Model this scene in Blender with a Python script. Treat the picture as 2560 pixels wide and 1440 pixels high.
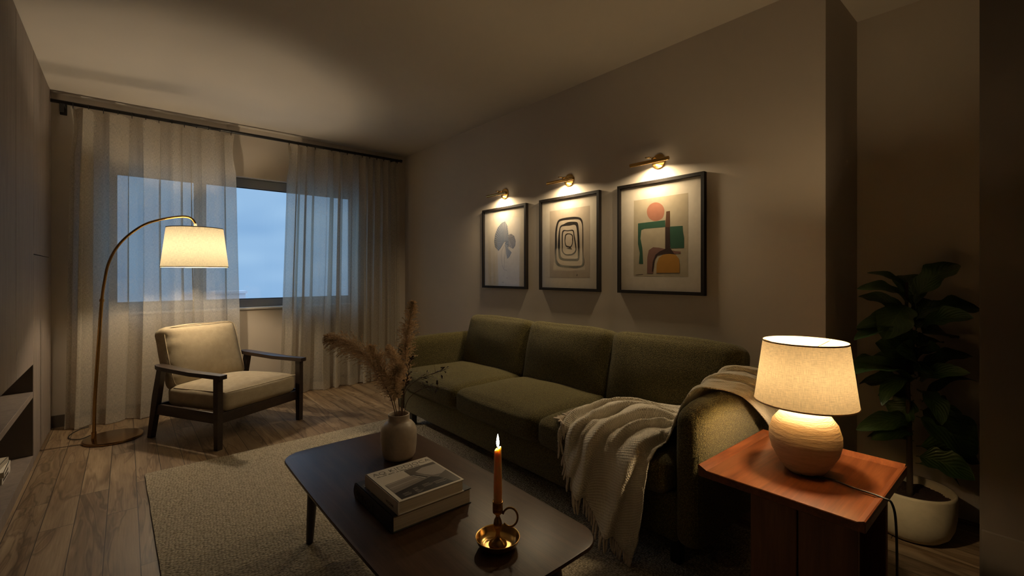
import bpy, bmesh, math, random
from mathutils import Vector, Matrix, noise
random.seed(7)
for o in list(bpy.data.objects): bpy.data.objects.remove(o, do_unlink=True)
S = bpy.context.scene
C = S.collection
R = math.radians

# ------------------------------------------------------------------ camera
cd = bpy.data.cameras.new('camera'); cam = bpy.data.objects.new('camera', cd); C.objects.link(cam)
cam.location = (0, 0, 1.167)
cam.rotation_euler = (R(90), 0, R(-40.3))
cd.sensor_width = 36; cd.lens = 36*1138/2560
cd.shift_y = -35/2560
cd.clip_start = 0.02
S.camera = cam
# ------------------------------------------------------------------ colour
S.view_settings.view_transform = 'Standard'; S.view_settings.look = 'None'
S.view_settings.exposure = 0.0; S.view_settings.gamma = 1.0; S.view_settings.use_curve_mapping = False
# ------------------------------------------------------------------ dusk sky
W = bpy.data.worlds.new('dusk'); S.world = W; W.use_nodes = True
SKY = 2.0
nt = W.node_tree; nt.nodes.clear()
wo = nt.nodes.new('ShaderNodeOutputWorld'); bg = nt.nodes.new('ShaderNodeBackground')
tc = nt.nodes.new('ShaderNodeTexCoord'); mp = nt.nodes.new('ShaderNodeMapping'); mp.inputs['Scale'].default_value = (3, 3, 7)
nz = nt.nodes.new('ShaderNodeTexNoise'); nz.inputs['Scale'].default_value = 1.4; nz.inputs['Detail'].default_value = 2
rp = nt.nodes.new('ShaderNodeValToRGB')
rp.color_ramp.elements[0].position = .35; rp.color_ramp.elements[0].color = (.125, .222, .360, 1)
rp.color_ramp.elements[1].position = .68; rp.color_ramp.elements[1].color = (.205, .312, .435, 1)
nt.links.new(tc.outputs['Generated'], mp.inputs[0]); nt.links.new(mp.outputs[0], nz.inputs['Vector'])
nt.links.new(nz.outputs['Fac'], rp.inputs[0]); nt.links.new(rp.outputs[0], bg.inputs[0])
# unseen upper sky boosted as added fill light, dimmer haze near the horizon
sp_ = nt.nodes.new('ShaderNodeSeparateXYZ'); nt.links.new(tc.outputs['Generated'], sp_.inputs[0])
mr = nt.nodes.new('ShaderNodeMapRange'); mr.inputs['From Min'].default_value = .22; mr.inputs['From Max'].default_value = .6; mr.inputs['To Min'].default_value = SKY; mr.inputs['To Max'].default_value = SKY*2.4
nt.links.new(sp_.outputs[2], mr.inputs['Value']); nt.links.new(mr.outputs[0], bg.inputs[1])
nt.links.new(bg.outputs[0], wo.inputs[0])
# window portal: guides sampling of the sky through the real opening, gives no light itself
pl = bpy.data.lights.new('window_portal', 'AREA'); pl.shape = 'RECTANGLE'; pl.size = 2.1; pl.size_y = 1.25; pl.cycles.is_portal = True
po = bpy.data.objects.new('window_portal', pl); C.objects.link(po); po.location = (.92, 5.2, 1.46); po.rotation_euler = (R(-90), 0, 0)
# lamp powers
P_FLOOR = 28.0; P_TABLE = 15.0; P_PICT = 7.0
WARM = (1.0, .73, .41); WARM2 = (1.0, .77, .47); WARM_F = (1.0, .81, .57)

# ------------------------------------------------------------------ helpers
def col(c): return (*c, 1) if len(c) == 3 else c
def mat(name, base=(.5,.5,.5), rough=.6, metal=0, spec=.5, **k):
    m = bpy.data.materials.new(name); m.use_nodes = True
    b = m.node_tree.nodes['Principled BSDF']
    b.inputs['Base Color'].default_value = col(base); b.inputs['Roughness'].default_value = rough
    b.inputs['Metallic'].default_value = metal; b.inputs['Specular IOR Level'].default_value = spec
    for kk, v in k.items(): b.inputs[kk.replace('_', ' ')].default_value = v
    return m
def N(m, t, **k):
    n = m.node_tree.nodes.new('ShaderNode'+t)
    for kk, v in k.items():
        if kk in n.inputs: n.inputs[kk].default_value = v
        else: setattr(n, kk, v)
    return n
def L(m, a, b): m.node_tree.links.new(a, b)
def bsdf(m): return m.node_tree.nodes['Principled BSDF']
def coords(m, scale=(1,1,1), out='Object', rot=(0,0,0)):
    t = N(m, 'TexCoord'); p = N(m, 'Mapping'); p.inputs['Scale'].default_value = scale; p.inputs['Rotation'].default_value = rot
    L(m, t.outputs[out], p.inputs[0]); return p.outputs[0]
def ramp(m, fac, stops):
    r = N(m, 'ValToRGB'); e = r.color_ramp.elements
    while len(e) < len(stops): e.new(.5)
    for i, (p, c) in enumerate(stops): e[i].position = p; e[i].color = col(c)
    L(m, fac, r.inputs[0]); return r.outputs[0]
def bump(m, h, strength=.3, dist=.01):
    b = N(m, 'Bump'); b.inputs['Strength'].default_value = strength; b.inputs['Distance'].default_value = dist
    L(m, h, b.inputs['Height']); L(m, b.outputs[0], bsdf(m).inputs['Normal']); return b
def mth(m, op, a, b=None):
    n = N(m, 'Math', operation=op)
    for i, v in enumerate((a, b)):
        if v is None: continue
        if isinstance(v, (int, float)): n.inputs[i].default_value = v
        else: L(m, v, n.inputs[i])
    return n.outputs[0]
def link(name, me, m=None, parent=None, smooth=False):
    if m is not None:
        for q in (m if isinstance(m, (list, tuple)) else [m]): me.materials.append(q)
    o = bpy.data.objects.new(name, me); C.objects.link(o)
    if parent: o.parent = parent
    if smooth:
        for p in me.polygons: p.use_smooth = True
    return o
def obj(name, bm, m, parent=None, smooth=False, auto=None):
    bmesh.ops.recalc_face_normals(bm, faces=bm.faces)
    me = bpy.data.meshes.new(name)
    if auto is not None:
        for e in bm.edges:
            e.smooth = not (len(e.link_faces) == 2 and e.calc_face_angle(0) > auto)
        smooth = True
    bm.to_mesh(me); bm.free(); return link(name, me, m, parent, smooth)
def thing(name, label, cat, loc=(0,0,0), rz=0, group=None):
    o = bpy.data.objects.new(name, None); C.objects.link(o); o.location = loc; o.rotation_euler = (0,0,rz)
    o.empty_display_size = .05
    o['label'] = label; o['category'] = cat
    if group: o['group'] = group
    return o
def tag(o, label, cat, group=None):
    o['label'] = label; o['category'] = cat
    if group: o['group'] = group
    return o
def struct(o): o['kind'] = 'structure'; return o
def box(bm, lo, hi, bevel=0, seg=2, M=None, taper=None):
    lo = Vector(lo); hi = Vector(hi); n0 = len(bm.verts)
    vs = bmesh.ops.create_cube(bm, size=1)['verts']
    s = hi-lo; c = (hi+lo)/2
    for v in vs: v.co = Vector((v.co.x*s.x, v.co.y*s.y, v.co.z*s.z))+c
    if bevel:
        es = list({e for v in vs for e in v.link_edges})
        r = bmesh.ops.bevel(bm, geom=es, offset=bevel, segments=seg, profile=.5, affect='EDGES')
        vs = list({v for f in r['faces'] for v in f.verts} | {v for v in vs if v.is_valid})
    if M is not None:
        for v in vs: v.co = M @ v.co
    return vs
def quadmesh(pts, nu, nv, uv=None, closeu=False, closev=False):
    """pts[i][j], i<nu, j<nv"""
    bm = bmesh.new(); V = [[bm.verts.new(pts[i][j]) for j in range(nv)] for i in range(nu)]
    ul = bm.loops.layers.uv.new('UVMap') if uv else None
    for i in range(nu if closeu else nu-1):
        for j in range(nv if closev else nv-1):
            a = [(i, j), ((i+1) % nu, j), ((i+1) % nu, (j+1) % nv), (i, (j+1) % nv)]
            f = bm.faces.new([V[p][q] for p, q in a])
            if uv:
                for l, (p, q) in zip(f.loops, a): l[ul].uv = uv[p][q]
    return bm
def tube(bm, pts, rad, n=10, cap=True):
    pts = [Vector(p) for p in pts]; k = len(pts)
    if not isinstance(rad, (list, tuple)): rad = [rad]*k
    up = None; rings = []
    for i, p in enumerate(pts):
        t = (pts[min(i+1, k-1)]-pts[max(i-1, 0)])
        t = t.normalized() if t.length > 1e-9 else Vector((0,0,1))
        if up is None: up = t.orthogonal().normalized()
        up = (up - t*up.dot(t)); up = up.normalized() if up.length > 1e-6 else t.orthogonal().normalized()
        sd = t.cross(up)
        rings.append([bm.verts.new(p+(up*math.cos(2*math.pi*a/n)+sd*math.sin(2*math.pi*a/n))*rad[i]) for a in range(n)])
    for i in range(k-1):
        for a in range(n): bm.faces.new((rings[i][a], rings[i][(a+1)%n], rings[i+1][(a+1)%n], rings[i+1][a]))
    if cap: bm.faces.new(rings[0][::-1]); bm.faces.new(rings[-1])
def lathe(bm, prof, n=48, M=None):
    rings = []
    for r, z in prof:
        if r < 1e-5: rings.append([bm.verts.new((0,0,z))])
        else: rings.append([bm.verts.new((r*math.cos(2*math.pi*a/n), r*math.sin(2*math.pi*a/n), z)) for a in range(n)])
    for A, B in zip(rings, rings[1:]):
        for a in range(n):
            b = (a+1) % n
            if len(A) == 1 and len(B) == 1: continue
            if len(A) == 1: bm.faces.new((A[0], B[b], B[a]))
            elif len(B) == 1: bm.faces.new((A[a], A[b], B[0]))
            else: bm.faces.new((A[a], A[b], B[b], B[a]))
    if M is not None:
        for rg in rings:
            for v in rg: v.co = M @ v.co
def catmull(P, t):
    n = len(P)-1; x = max(0, min(n-1e-6, t*n)); i = int(x); f = x-i
    p0, p1, p2, p3 = P[max(i-1,0)], P[i], P[i+1], P[min(i+2,n)]
    return .5*((2*p1)+(p2-p0)*f+(2*p0-5*p1+4*p2-p3)*f*f+(3*p1-p0-3*p2+p3)*f**3)
def spline(pts, k):
    P = [Vector(p) for p in pts]; return [catmull(P, i/(k-1)) for i in range(k)]
def cushion(size, r, puff=(0,0,0), n=14, seed=0, wob=.004):
    """soft box: rounded edges, swelling faces, slightly uneven"""
    bm = bmesh.new(); bmesh.ops.create_cube(bm, size=2)
    bmesh.ops.subdivide_edges(bm, edges=bm.edges[:], cuts=n, use_grid_fill=True)
    h = Vector(size)/2
    for v in bm.verts:
        u = Vector(v.co)
        # denser sampling near the edges
        q = Vector([math.copysign(abs(c)**.75, c) for c in u])
        p = Vector((q.x*h.x, q.y*h.y, q.z*h.z))
        inner = Vector([max(-(h[i]-r), min(h[i]-r, p[i])) for i in range(3)])
        d = p-inner
        if d.length > 1e-9: p = inner + d.normalized()*r
        w = [(1-q[i]**2) for i in range(3)]
        off = Vector((q.x*puff[0]*w[1]*w[2], q.y*puff[1]*w[0]*w[2], q.z*puff[2]*w[0]*w[1]))
        nn = noise.noise_vector(p*6+Vector((seed*3.1, seed, 0)))*wob
        v.co = p+off+nn
    return bm
def text_mesh(name, body, size, m, parent, M, thick=.0004, font_space=1.0, sx=1.0, thin=0):
    cu = bpy.data.curves.new(name, 'FONT'); cu.body = body; cu.size = size; cu.extrude = thick; cu.space_character = font_space; cu.offset = -thin
    cu.resolution_u = 3
    t = bpy.data.objects.new(name+'_tmp', cu); C.objects.link(t)
    dg = bpy.context.evaluated_depsgraph_get(); me = bpy.data.meshes.new_from_object(t.evaluated_get(dg))
    bpy.data.objects.remove(t, do_unlink=True)
    me.transform(Matrix.Diagonal((sx, 1, 1, 1))); me.transform(M); me.materials.clear(); me.name = name
    return link(name, me, m, parent)

# ------------------------------------------------------------------ materials
def mk_wood(name, c1, c2, c3, rough, axis=1, sc=1.0, spec=.5, bumps=.04, coat=0):
    m = mat(name, c2, rough, spec=spec)
    s = [9*sc, 9*sc, 9*sc]; s[axis] = .9*sc
    v = coords(m, tuple(s))
    a = N(m, 'TexNoise', Scale=2.0, Detail=6, Roughness=.62, Distortion=1.3); L(m, v, a.inputs['Vector'])
    s2 = [160*sc]*3; s2[axis] = 5*sc
    v2 = coords(m, tuple(s2)); b = N(m, 'TexNoise', Scale=1.0, Detail=3, Roughness=.7); L(m, v2, b.inputs['Vector'])
    f = mth(m, 'ADD', mth(m, 'MULTIPLY', a.outputs['Fac'], .72), mth(m, 'MULTIPLY', b.outputs['Fac'], .28))
    L(m, ramp(m, f, [(.34, c1), (.5, c2), (.66, c3)]), bsdf(m).inputs['Base Color'])
    bump(m, b.outputs['Fac'], bumps*4, .001)
    if coat: bsdf(m).inputs['Coat Weight'].default_value = coat; bsdf(m).inputs['Coat Roughness'].default_value = .15
    return m
def mk_wall(name, c, rough=.9):
    m = mat(name, c, rough, spec=.25)
    v = coords(m, (1,1,1)); a = N(m, 'TexNoise', Scale=180, Detail=3, Roughness=.6); L(m, v, a.inputs['Vector'])
    g = N(m, 'TexNoise', Scale=1.3, Detail=2); L(m, v, g.inputs['Vector'])
    L(m, ramp(m, g.outputs['Fac'], [(.3, tuple(x*.96 for x in c)), (.7, tuple(min(1, x*1.03) for x in c))]), bsdf(m).inputs['Base Color'])
    bump(m, a.outputs['Fac'], .06, .002); return m
M_wall = mk_wall('painted_plaster', (.53, .47, .40)); M_ceil = mk_wall('ceiling_paint', (.56, .51, .44))
M_cab = mk_wood('pale_oak_veneer', (.17, .135, .115), (.205, .165, .14), (.24, .195, .165), .62, axis=2, sc=1.0, spec=.3)
M_cabin = mat('cabinet_inside_shaded', (.10, .075, .062), .7)  # brown interior, darkened in colour to stand in for shade inside the niche
M_darkwood = mk_wood('dark_walnut', (.016, .009, .006), (.028, .016, .010), (.042, .025, .015), .42, axis=1, sc=1.6)
M_table = mk_wood('walnut_top', (.040, .020, .011), (.062, .032, .017), (.090, .048, .025), .34, axis=1, sc=1.0, spec=.26)
M_cherry = mk_wood('cherry_wood', (.085, .024, .009), (.150, .043, .014), (.225, .075, .024), .30, axis=0, sc=1.1, coat=.25)
M_cherrydk = mk_wood('cherry_base', (.10, .035, .014), (.15, .05, .02), (.2, .075, .03), .45, axis=2, sc=1.0)  # cherry for the side table's base panels, grain running upright
M_brass = mat('aged_brass', (.60, .38, .13), .24, 1.0)
M_brassdk = mat('antique_brass', (.46, .27, .09), .26, 1.0)
M_copper = mat('bronze_base', (.34, .21, .10), .2, 1.0)
M_black = mat('black_metal', (.012, .011, .010), .45)
M_cord = mat('black_rubber_cord', (.012, .011, .010), .5)
M_frame = mk_wood('black_stained_frame', (.008, .006, .005), (.012, .009, .007), (.018, .013, .010), .6, axis=2, sc=2, spec=.2)
M_pvc = mat('grey_window_frame', (.19, .21, .26), .35)
M_gasket = mat('dark_gasket', (.02, .02, .024), .6)
M_sill = mat('window_sill_paint', (.7, .68, .66), .4)
# floor: narrow oak planks along the room
def mk_floor():
    m = mat('oak_planks', (.25, .17, .1), .42, spec=.4)
    t = N(m, 'TexCoord'); sp = N(m, 'SeparateXYZ'); L(m, t.outputs['Object'], sp.inputs[0])
    cb = N(m, 'CombineXYZ'); L(m, mth(m, 'ADD', sp.outputs[1], 10), cb.inputs[0]); L(m, mth(m, 'ADD', sp.outputs[0], .30+1.15), cb.inputs[1])
    def brick(c1, c2):
        b = N(m, 'TexBrick', offset=.37, offset_frequency=2); b.inputs['Scale'].default_value = 1
        b.inputs['Brick Width'].default_value = .95; b.inputs['Row Height'].default_value = .115
        b.inputs['Mortar Size'].default_value = .0016; b.inputs['Mortar Smooth'].default_value = .2
        b.inputs['Color1'].default_value = col(c1); b.inputs['Color2'].default_value = col(c2); b.inputs['Mortar'].default_value = (.5, .5, .5, 1)
        L(m, cb.outputs[0], b.inputs['Vector']); return b
    b = brick((0, 0, 0), (1, 1, 1))
    off = N(m, 'VectorMath', operation='SCALE'); L(m, b.outputs['Color'], off.inputs[0]); off.inputs['Scale'].default_value = 23
    def grain(sx, sy, scale, det, dist):
        mp = N(m, 'Mapping'); mp.inputs['Scale'].default_value = (sx, sy, 1); L(m, t.outputs['Object'], mp.inputs[0])
        ad = N(m, 'VectorMath', operation='ADD'); L(m, mp.outputs[0], ad.inputs[0]); L(m, off.outputs[0], ad.inputs[1])
        n = N(m, 'TexNoise', Scale=scale, Detail=det, Roughness=.6, Distortion=dist); L(m, ad.outputs[0], n.inputs['Vector']); return n.outputs['Fac']
    g1 = grain(12, 1.1, 1.0, 4, .9); g2 = grain(170, 6, 1.0, 3, .3); g3 = grain(5.5, .8, 1.3, 2, 1.6)
    f = mth(m, 'ADD', mth(m, 'MULTIPLY', g1, .68), mth(m, 'MULTIPLY', g2, .32))
    base = ramp(m, f, [(.30, (.115, .075, .042)), (.44, (.22, .155, .092)), (.56, (.29, .212, .132)), (.70, (.38, .29, .19))])
    # dark heartwood figure with wavy edges
    fig = ramp(m, g3, [(.48, (1,1,1)), (.53, (.45,.39,.33)), (.565, (.95,.92,.9)), (.60, (.68,.62,.56)), (.68, (.9,.88,.85))])
    mx = N(m, 'Mix', data_type='RGBA', blend_type='MULTIPLY'); mx.inputs[0].default_value = .85; L(m, base, mx.inputs[6]); L(m, fig, mx.inputs[7])
    tint = ramp(m, b.outputs['Color'], [(0, (.80,.78,.76)), (1, (1.12,1.08,1.03))])
    m2 = N(m, 'Mix', data_type='RGBA', blend_type='MULTIPLY'); m2.inputs[0].default_value = 1; L(m, mx.outputs[2], m2.inputs[6]); L(m, tint, m2.inputs[7])
    m3 = N(m, 'Mix', data_type='RGBA'); L(m, b.outputs['Fac'], m3.inputs[0]); L(m, m2.outputs[2], m3.inputs[6]); m3.inputs[7].default_value = (.03, .018, .01, 1)
    L(m, m3.outputs[2], bsdf(m).inputs['Base Color'])
    h = mth(m, 'SUBTRACT', mth(m, 'MULTIPLY', g2, .15), b.outputs['Fac']); bump(m, h, .5, .002)
    L(m, mth(m, 'ADD', mth(m, 'MULTIPLY', g1, .25), .36), bsdf(m).inputs['Roughness'])
    return m
M_floor = mk_floor()
def mk_rug():
    m = mat('looped_wool', (.4, .34, .24), .95, spec=.1)
    v = coords(m, (1, 1.7, 1), rot=(0, 0, R(4)))
    w = N(m, 'TexNoise', Scale=9, Detail=2); L(m, v, w.inputs['Vector'])
    ad = N(m, 'VectorMath', operation='MULTIPLY_ADD'); L(m, w.outputs['Color'], ad.inputs[0]); ad.inputs[1].default_value = (.02, .02, 0); L(m, v, ad.inputs[2])
    vo = N(m, 'TexVoronoi', Scale=80, Randomness=.6); L(m, ad.outputs[0], vo.inputs['Vector'])
    n2 = N(m, 'TexNoise', Scale=600, Detail=2); L(m, v, n2.inputs['Vector'])
    c = ramp(m, vo.outputs['Distance'], [(.0, (.64, .575, .45)), (.45, (.52, .46, .35)), (.8, (.29, .25, .18))])
    g = N(m, 'TexNoise', Scale=60, Detail=3, Roughness=.7); L(m, v, g.inputs['Vector'])
    mx = N(m, 'Mix', data_type='RGBA', blend_type='MULTIPLY'); mx.inputs[0].default_value = .8; L(m, c, mx.inputs[6]); L(m, ramp(m, g.outputs['Fac'], [(.3, (.72,.70,.66)), (.7, (1.15,1.13,1.1))]), mx.inputs[7])
    L(m, mx.outputs[2], bsdf(m).inputs['Base Color'])
    h = mth(m, 'ADD', mth(m, 'MULTIPLY', vo.outputs['Distance'], -1), mth(m, 'MULTIPLY', n2.outputs['Fac'], .15)); bump(m, h, 1, .008)
    return m
M_rug = mk_rug()
def mk_boucle():
    m = mat('olive_boucle', (.1, .09, .035), .95, spec=.15)
    v = coords(m, (1,1,1)); w = N(m, 'TexNoise', Scale=110, Detail=2); L(m, v, w.inputs['Vector'])
    ad = N(m, 'VectorMath', operation='MULTIPLY_ADD'); L(m, w.outputs['Color'], ad.inputs[0]); ad.inputs[1].default_value = (.008, .008, .008); L(m, v, ad.inputs[2])
    vo = N(m, 'TexVoronoi', Scale=255, Randomness=1, feature='SMOOTH_F1'); L(m, ad.outputs[0], vo.inputs['Vector'])
    n = N(m, 'TexNoise', Scale=480, Detail=3, Roughness=.7); L(m, v, n.inputs['Vector'])
    h = mth(m, 'ADD', mth(m, 'MULTIPLY', vo.outputs['Distance'], -1.0), mth(m, 'MULTIPLY', n.outputs['Fac'], .5))
    L(m, ramp(m, mth(m, 'ADD', h, .5), [(.25, (.062, .050, .016)), (.5, (.140, .114, .037)), (.75, (.255, .210, .072))]), bsdf(m).inputs['Base Color'])
    bump(m, h, .9, .0045); bsdf(m).inputs['Sheen Weight'].default_value = .15; bsdf(m).inputs['Sheen Roughness'].default_value = .5
    return m
M_boucle = mk_boucle()
def mk_fabric(name, c, sc=500, b=.25):
    m = mat(name, c, .9, spec=.15)
    v = coords(m, (1,1,1)); a = N(m, 'TexNoise', Scale=sc, Detail=2); L(m, v, a.inputs['Vector'])
    g = N(m, 'TexNoise', Scale=24, Detail=4, Roughness=.7); L(m, v, g.inputs['Vector'])
    f = mth(m, 'ADD', mth(m, 'MULTIPLY', a.outputs['Fac'], .5), mth(m, 'MULTIPLY', g.outputs['Fac'], .5))
    L(m, ramp(m, f, [(.35, tuple(x*.82 for x in c)), (.65, tuple(min(1, x*1.12) for x in c))]), bsdf(m).inputs['Base Color'])
    bump(m, a.outputs['Fac'], b, .002); return m
M_chair = mk_fabric('beige_linen_upholstery', (.40, .335, .235)); M_piping = mk_fabric('piping_fabric', (.50, .42, .30))
def weave(m, out='UV', sc=1.0):
    """slubby linen: threads in two directions, 0..1"""
    v1 = coords(m, (420*sc, 26*sc, 1), out); v2 = coords(m, (26*sc, 420*sc, 1), out)
    a = N(m, 'TexNoise', Scale=1, Detail=2, Roughness=.6); L(m, v1, a.inputs['Vector'])
    b = N(m, 'TexNoise', Scale=1, Detail=2, Roughness=.6); L(m, v2, b.inputs['Vector'])
    return mth(m, 'MULTIPLY', mth(m, 'ADD', a.outputs['Fac'], b.outputs['Fac']), .5)
def mk_sheer(name, c, tr=.36, trans=.45):
    m = bpy.data.materials.new(name); m.use_nodes = True; nn = m.node_tree.nodes; nn.clear()
    out = N(m, 'OutputMaterial'); w = weave(m, 'UV', 1.9)
    d = N(m, 'BsdfDiffuse'); tl = N(m, 'BsdfTranslucent'); tp = N(m, 'BsdfTransparent')
    cc = ramp(m, w, [(.38, tuple(x*.80 for x in c)), (.6, tuple(min(1, x*1.1) for x in c))])
    L(m, cc, d.inputs['Color']); L(m, cc, tl.inputs['Color'])
    m1 = N(m, 'MixShader'); m1.inputs[0].default_value = trans; L(m, d.outputs[0], m1.inputs[1]); L(m, tl.outputs[0], m1.inputs[2])
    m2 = N(m, 'MixShader'); L(m, m1.outputs[0], m2.inputs[1]); L(m, tp.outputs[0], m2.inputs[2])
    rr = N(m, 'MapRange'); rr.inputs['From Min'].default_value = .36; rr.inputs['From Max'].default_value = .62
    rr.inputs['To Min'].default_value = tr+.18; rr.inputs['To Max'].default_value = max(0, tr-.16); L(m, w, rr.inputs['Value'])
    L(m, rr.outputs[0], m2.inputs[0]); L(m, m2.outputs[0], out.inputs[0])
    return m
M_sheer = mk_sheer('sheer_linen', (.64, .59, .50), .27, .50)
M_hem = mk_sheer('linen_hem_double', (.56, .50, .41), .12, .35)
def mk_shade(name, c, trans=.55):
    m = bpy.data.materials.new(name); m.use_nodes = True; m.node_tree.nodes.clear()
    out = N(m, 'OutputMaterial'); w = weave(m, 'UV', 1.5)
    cc = ramp(m, w, [(.38, tuple(x*.76 for x in c)), (.52, c), (.62, tuple(min(1, x*1.15) for x in c))])
    d = N(m, 'BsdfDiffuse'); tl = N(m, 'BsdfTranslucent'); L(m, cc, d.inputs['Color']); L(m, cc, tl.inputs['Color'])
    m1 = N(m, 'MixShader'); m1.inputs[0].default_value = trans; L(m, d.outputs[0], m1.inputs[1]); L(m, tl.outputs[0], m1.inputs[2])
    L(m, m1.outputs[0], out.inputs[0]); return m
M_shade_f = mk_shade('cream_linen_shade', (.74, .67, .48), .095); M_shade_t = mk_shade('oat_linen_shade', (.74, .61, .40), .068)
M_trim = mat('shade_trim_tape', (.70, .50, .30), .8); M_trimf = mat('pale_shade_trim', (.5, .43, .30), .8)
def emis(name, c, s):
    m = bpy.data.materials.new(name); m.use_nodes = True; m.node_tree.nodes.clear()
    o = N(m, 'OutputMaterial'); e = N(m, 'Emission'); e.inputs[0].default_value = col(c); e.inputs[1].default_value = s
    L(m, e.outputs[0], o.inputs[0]); return m
M_strip = emis('picture_light_strip', WARM2, 6.0)
M_flame = emis('candle_flame', (1.0, .74, .42), 110.0)
def mk_glass(name, tint=(1,1,1), ref=1.0):
    m = bpy.data.materials.new(name); m.use_nodes = True; m.node_tree.nodes.clear()
    o = N(m, 'OutputMaterial'); t = N(m, 'BsdfTransparent'); t.inputs[0].default_value = col(tint); g = N(m, 'BsdfGlossy'); g.inputs['Roughness'].default_value = .01
    f = N(m, 'Fresnel'); f.inputs[0].default_value = 1.45; ge = N(m, 'NewGeometry'); front = mth(m, 'SUBTRACT', 1, ge.outputs['Backfacing']); mx = N(m, 'MixShader')
    L(m, mth(m, 'MULTIPLY', mth(m, 'MULTIPLY', f.outputs[0], ref), front), mx.inputs[0]); L(m, t.outputs[0], mx.inputs[1]); L(m, g.outputs[0], mx.inputs[2]); L(m, mx.outputs[0], o.inputs[0]); return m
M_glass = mk_glass('window_glass', (.97, .99, 1), .8); M_pglass = mk_glass('picture_glass', (1, 1, 1), 1.3)
def mk_ceramic(name, c, rough, bs, sc, stretch=(1,1,1), bd=.004):
    m = mat(name, c, rough, spec=.35); v = coords(m, stretch)
    a = N(m, 'TexNoise', Scale=sc, Detail=5, Roughness=.65, Distortion=.4); L(m, v, a.inputs['Vector'])
    L(m, ramp(m, a.outputs['Fac'], [(.35, tuple(x*.82 for x in c)), (.6, c)]), bsdf(m).inputs['Base Color']); bump(m, a.outputs['Fac'], bs, bd); return m
M_vase = mk_ceramic('satin_ceramic', (.58, .50, .40), .38, .05, 20); M_terra = mk_ceramic('ribbed_stoneware', (.56, .44, .30), .75, .9, 14, (1, 1, 7), .004)
M_pot = mk_ceramic('matte_planter', (.46, .41, .29), .6, .03, 8)
M_soil = mk_ceramic('potting_soil', (.03, .014, .009), .95, 1, 70, bd=.012)
M_bark = mk_ceramic('bark', (.035, .022, .014), .85, .7, 60, (1, 1, .4))
def mk_leaf():
    m = mat('glossy_leaf', (.02, .05, .012), .38, spec=.5); v = coords(m, (1,1,1), 'UV')
    s = N(m, 'SeparateXYZ'); L(m, v, s.inputs[0])
    mid = mth(m, 'ABSOLUTE', s.outputs[0])
    w = N(m, 'TexWave', wave_type='BANDS', bands_direction='X', Scale=1.0, Distortion=.5); 
    cb = N(m, 'CombineXYZ'); L(m, mth(m, 'SUBTRACT', mth(m, 'MULTIPLY', s.outputs[1], 2.6), mth(m, 'MULTIPLY', mid, 1.1)), cb.inputs[0]); L(m, cb.outputs[0], w.inputs['Vector'])
    vein = mth(m, 'GREATER_THAN', w.outputs['Fac'], .985); mv = mth(m, 'LESS_THAN', mid, .03)
    vv = mth(m, 'MAXIMUM', vein, mv)
    nz = N(m, 'TexNoise', Scale=14, Detail=3); L(m, coords(m), nz.inputs['Vector'])
    base = ramp(m, nz.outputs['Fac'], [(.3, (.022, .055, .014)), (.7, (.05, .10, .027))])
    mx = N(m, 'Mix', data_type='RGBA'); L(m, mth(m, 'MULTIPLY', vv, .55), mx.inputs[0]); L(m, base, mx.inputs[6]); mx.inputs[7].default_value = (.10, .15, .05, 1)
    L(m, mx.outputs[2], bsdf(m).inputs['Base Color']); bump(m, mth(m, 'MULTIPLY', w.outputs['Fac'], -1), .25, .003); return m
M_leaf = mk_leaf()
M_pampas = mat('dried_pampas', (.90, .72, .52), .9, spec=.1); M_stem = mat('dried_stem', (.13, .075, .04), .8)
M_dryleaf = mat('dried_dark_leaf', (.045, .022, .018), .6)
def mk_wax():
    m = mat('amber_wax', (.86, .60, .30), .45); b = bsdf(m)
    b.inputs['Subsurface Weight'].default_value = .85; b.inputs['Subsurface Radius'].default_value = (.9, .42, .16); b.inputs['Subsurface Scale'].default_value = .03; return m
M_wax = mk_wax()
def mk_throw():
    m = mat('cream_waffle_cotton', (.62, .54, .43), .95, spec=.1)
    v = coords(m, (1,1,1), 'UV'); s = N(m, 'SeparateXYZ'); L(m, v, s.inputs[0])
    n = N(m, 'TexNoise', Scale=30, Detail=2); L(m, v, n.inputs['Vector'])
    k = 2*math.pi/.0135
    a = mth(m, 'SINE', mth(m, 'ADD', mth(m, 'MULTIPLY', s.outputs[0], k), mth(m, 'MULTIPLY', n.outputs['Fac'], 9)))
    b = mth(m, 'SINE', mth(m, 'ADD', mth(m, 'MULTIPLY', s.outputs[1], k*1.25), mth(m, 'MULTIPLY', n.outputs['Fac'], 7)))
    h = mth(m, 'ADD', mth(m, 'MULTIPLY', mth(m, 'MULTIPLY', a, b), .5), mth(m, 'MULTIPLY', n.outputs['Fac'], .4))
    f = N(m, 'TexNoise', Scale=900, Detail=1); L(m, coords(m), f.inputs['Vector'])
    hh = mth(m, 'ADD', h, mth(m, 'MULTIPLY', f.outputs['Fac'], .4))
    L(m, ramp(m, mth(m, 'ADD', h, .3), [(0, (.60, .53, .42)), (.7, (.84, .77, .64))]), bsdf(m).inputs['Base Color']); bump(m, hh, .9, .004); return m
M_throw = mk_throw(); M_fringe = mk_fabric('cotton_fringe', (.62, .53, .42), 300, .6)
def paper(name, c): 
    m = mat(name, c, .85, spec=.2); g = N(m, 'TexNoise', Scale=30, Detail=4); L(m, coords(m), g.inputs['Vector'])
    L(m, ramp(m, g.outputs['Fac'], [(.35, tuple(x*.96 for x in c)), (.65, tuple(min(1, x*1.03) for x in c))]), bsdf(m).inputs['Base Color']); return m
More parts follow.
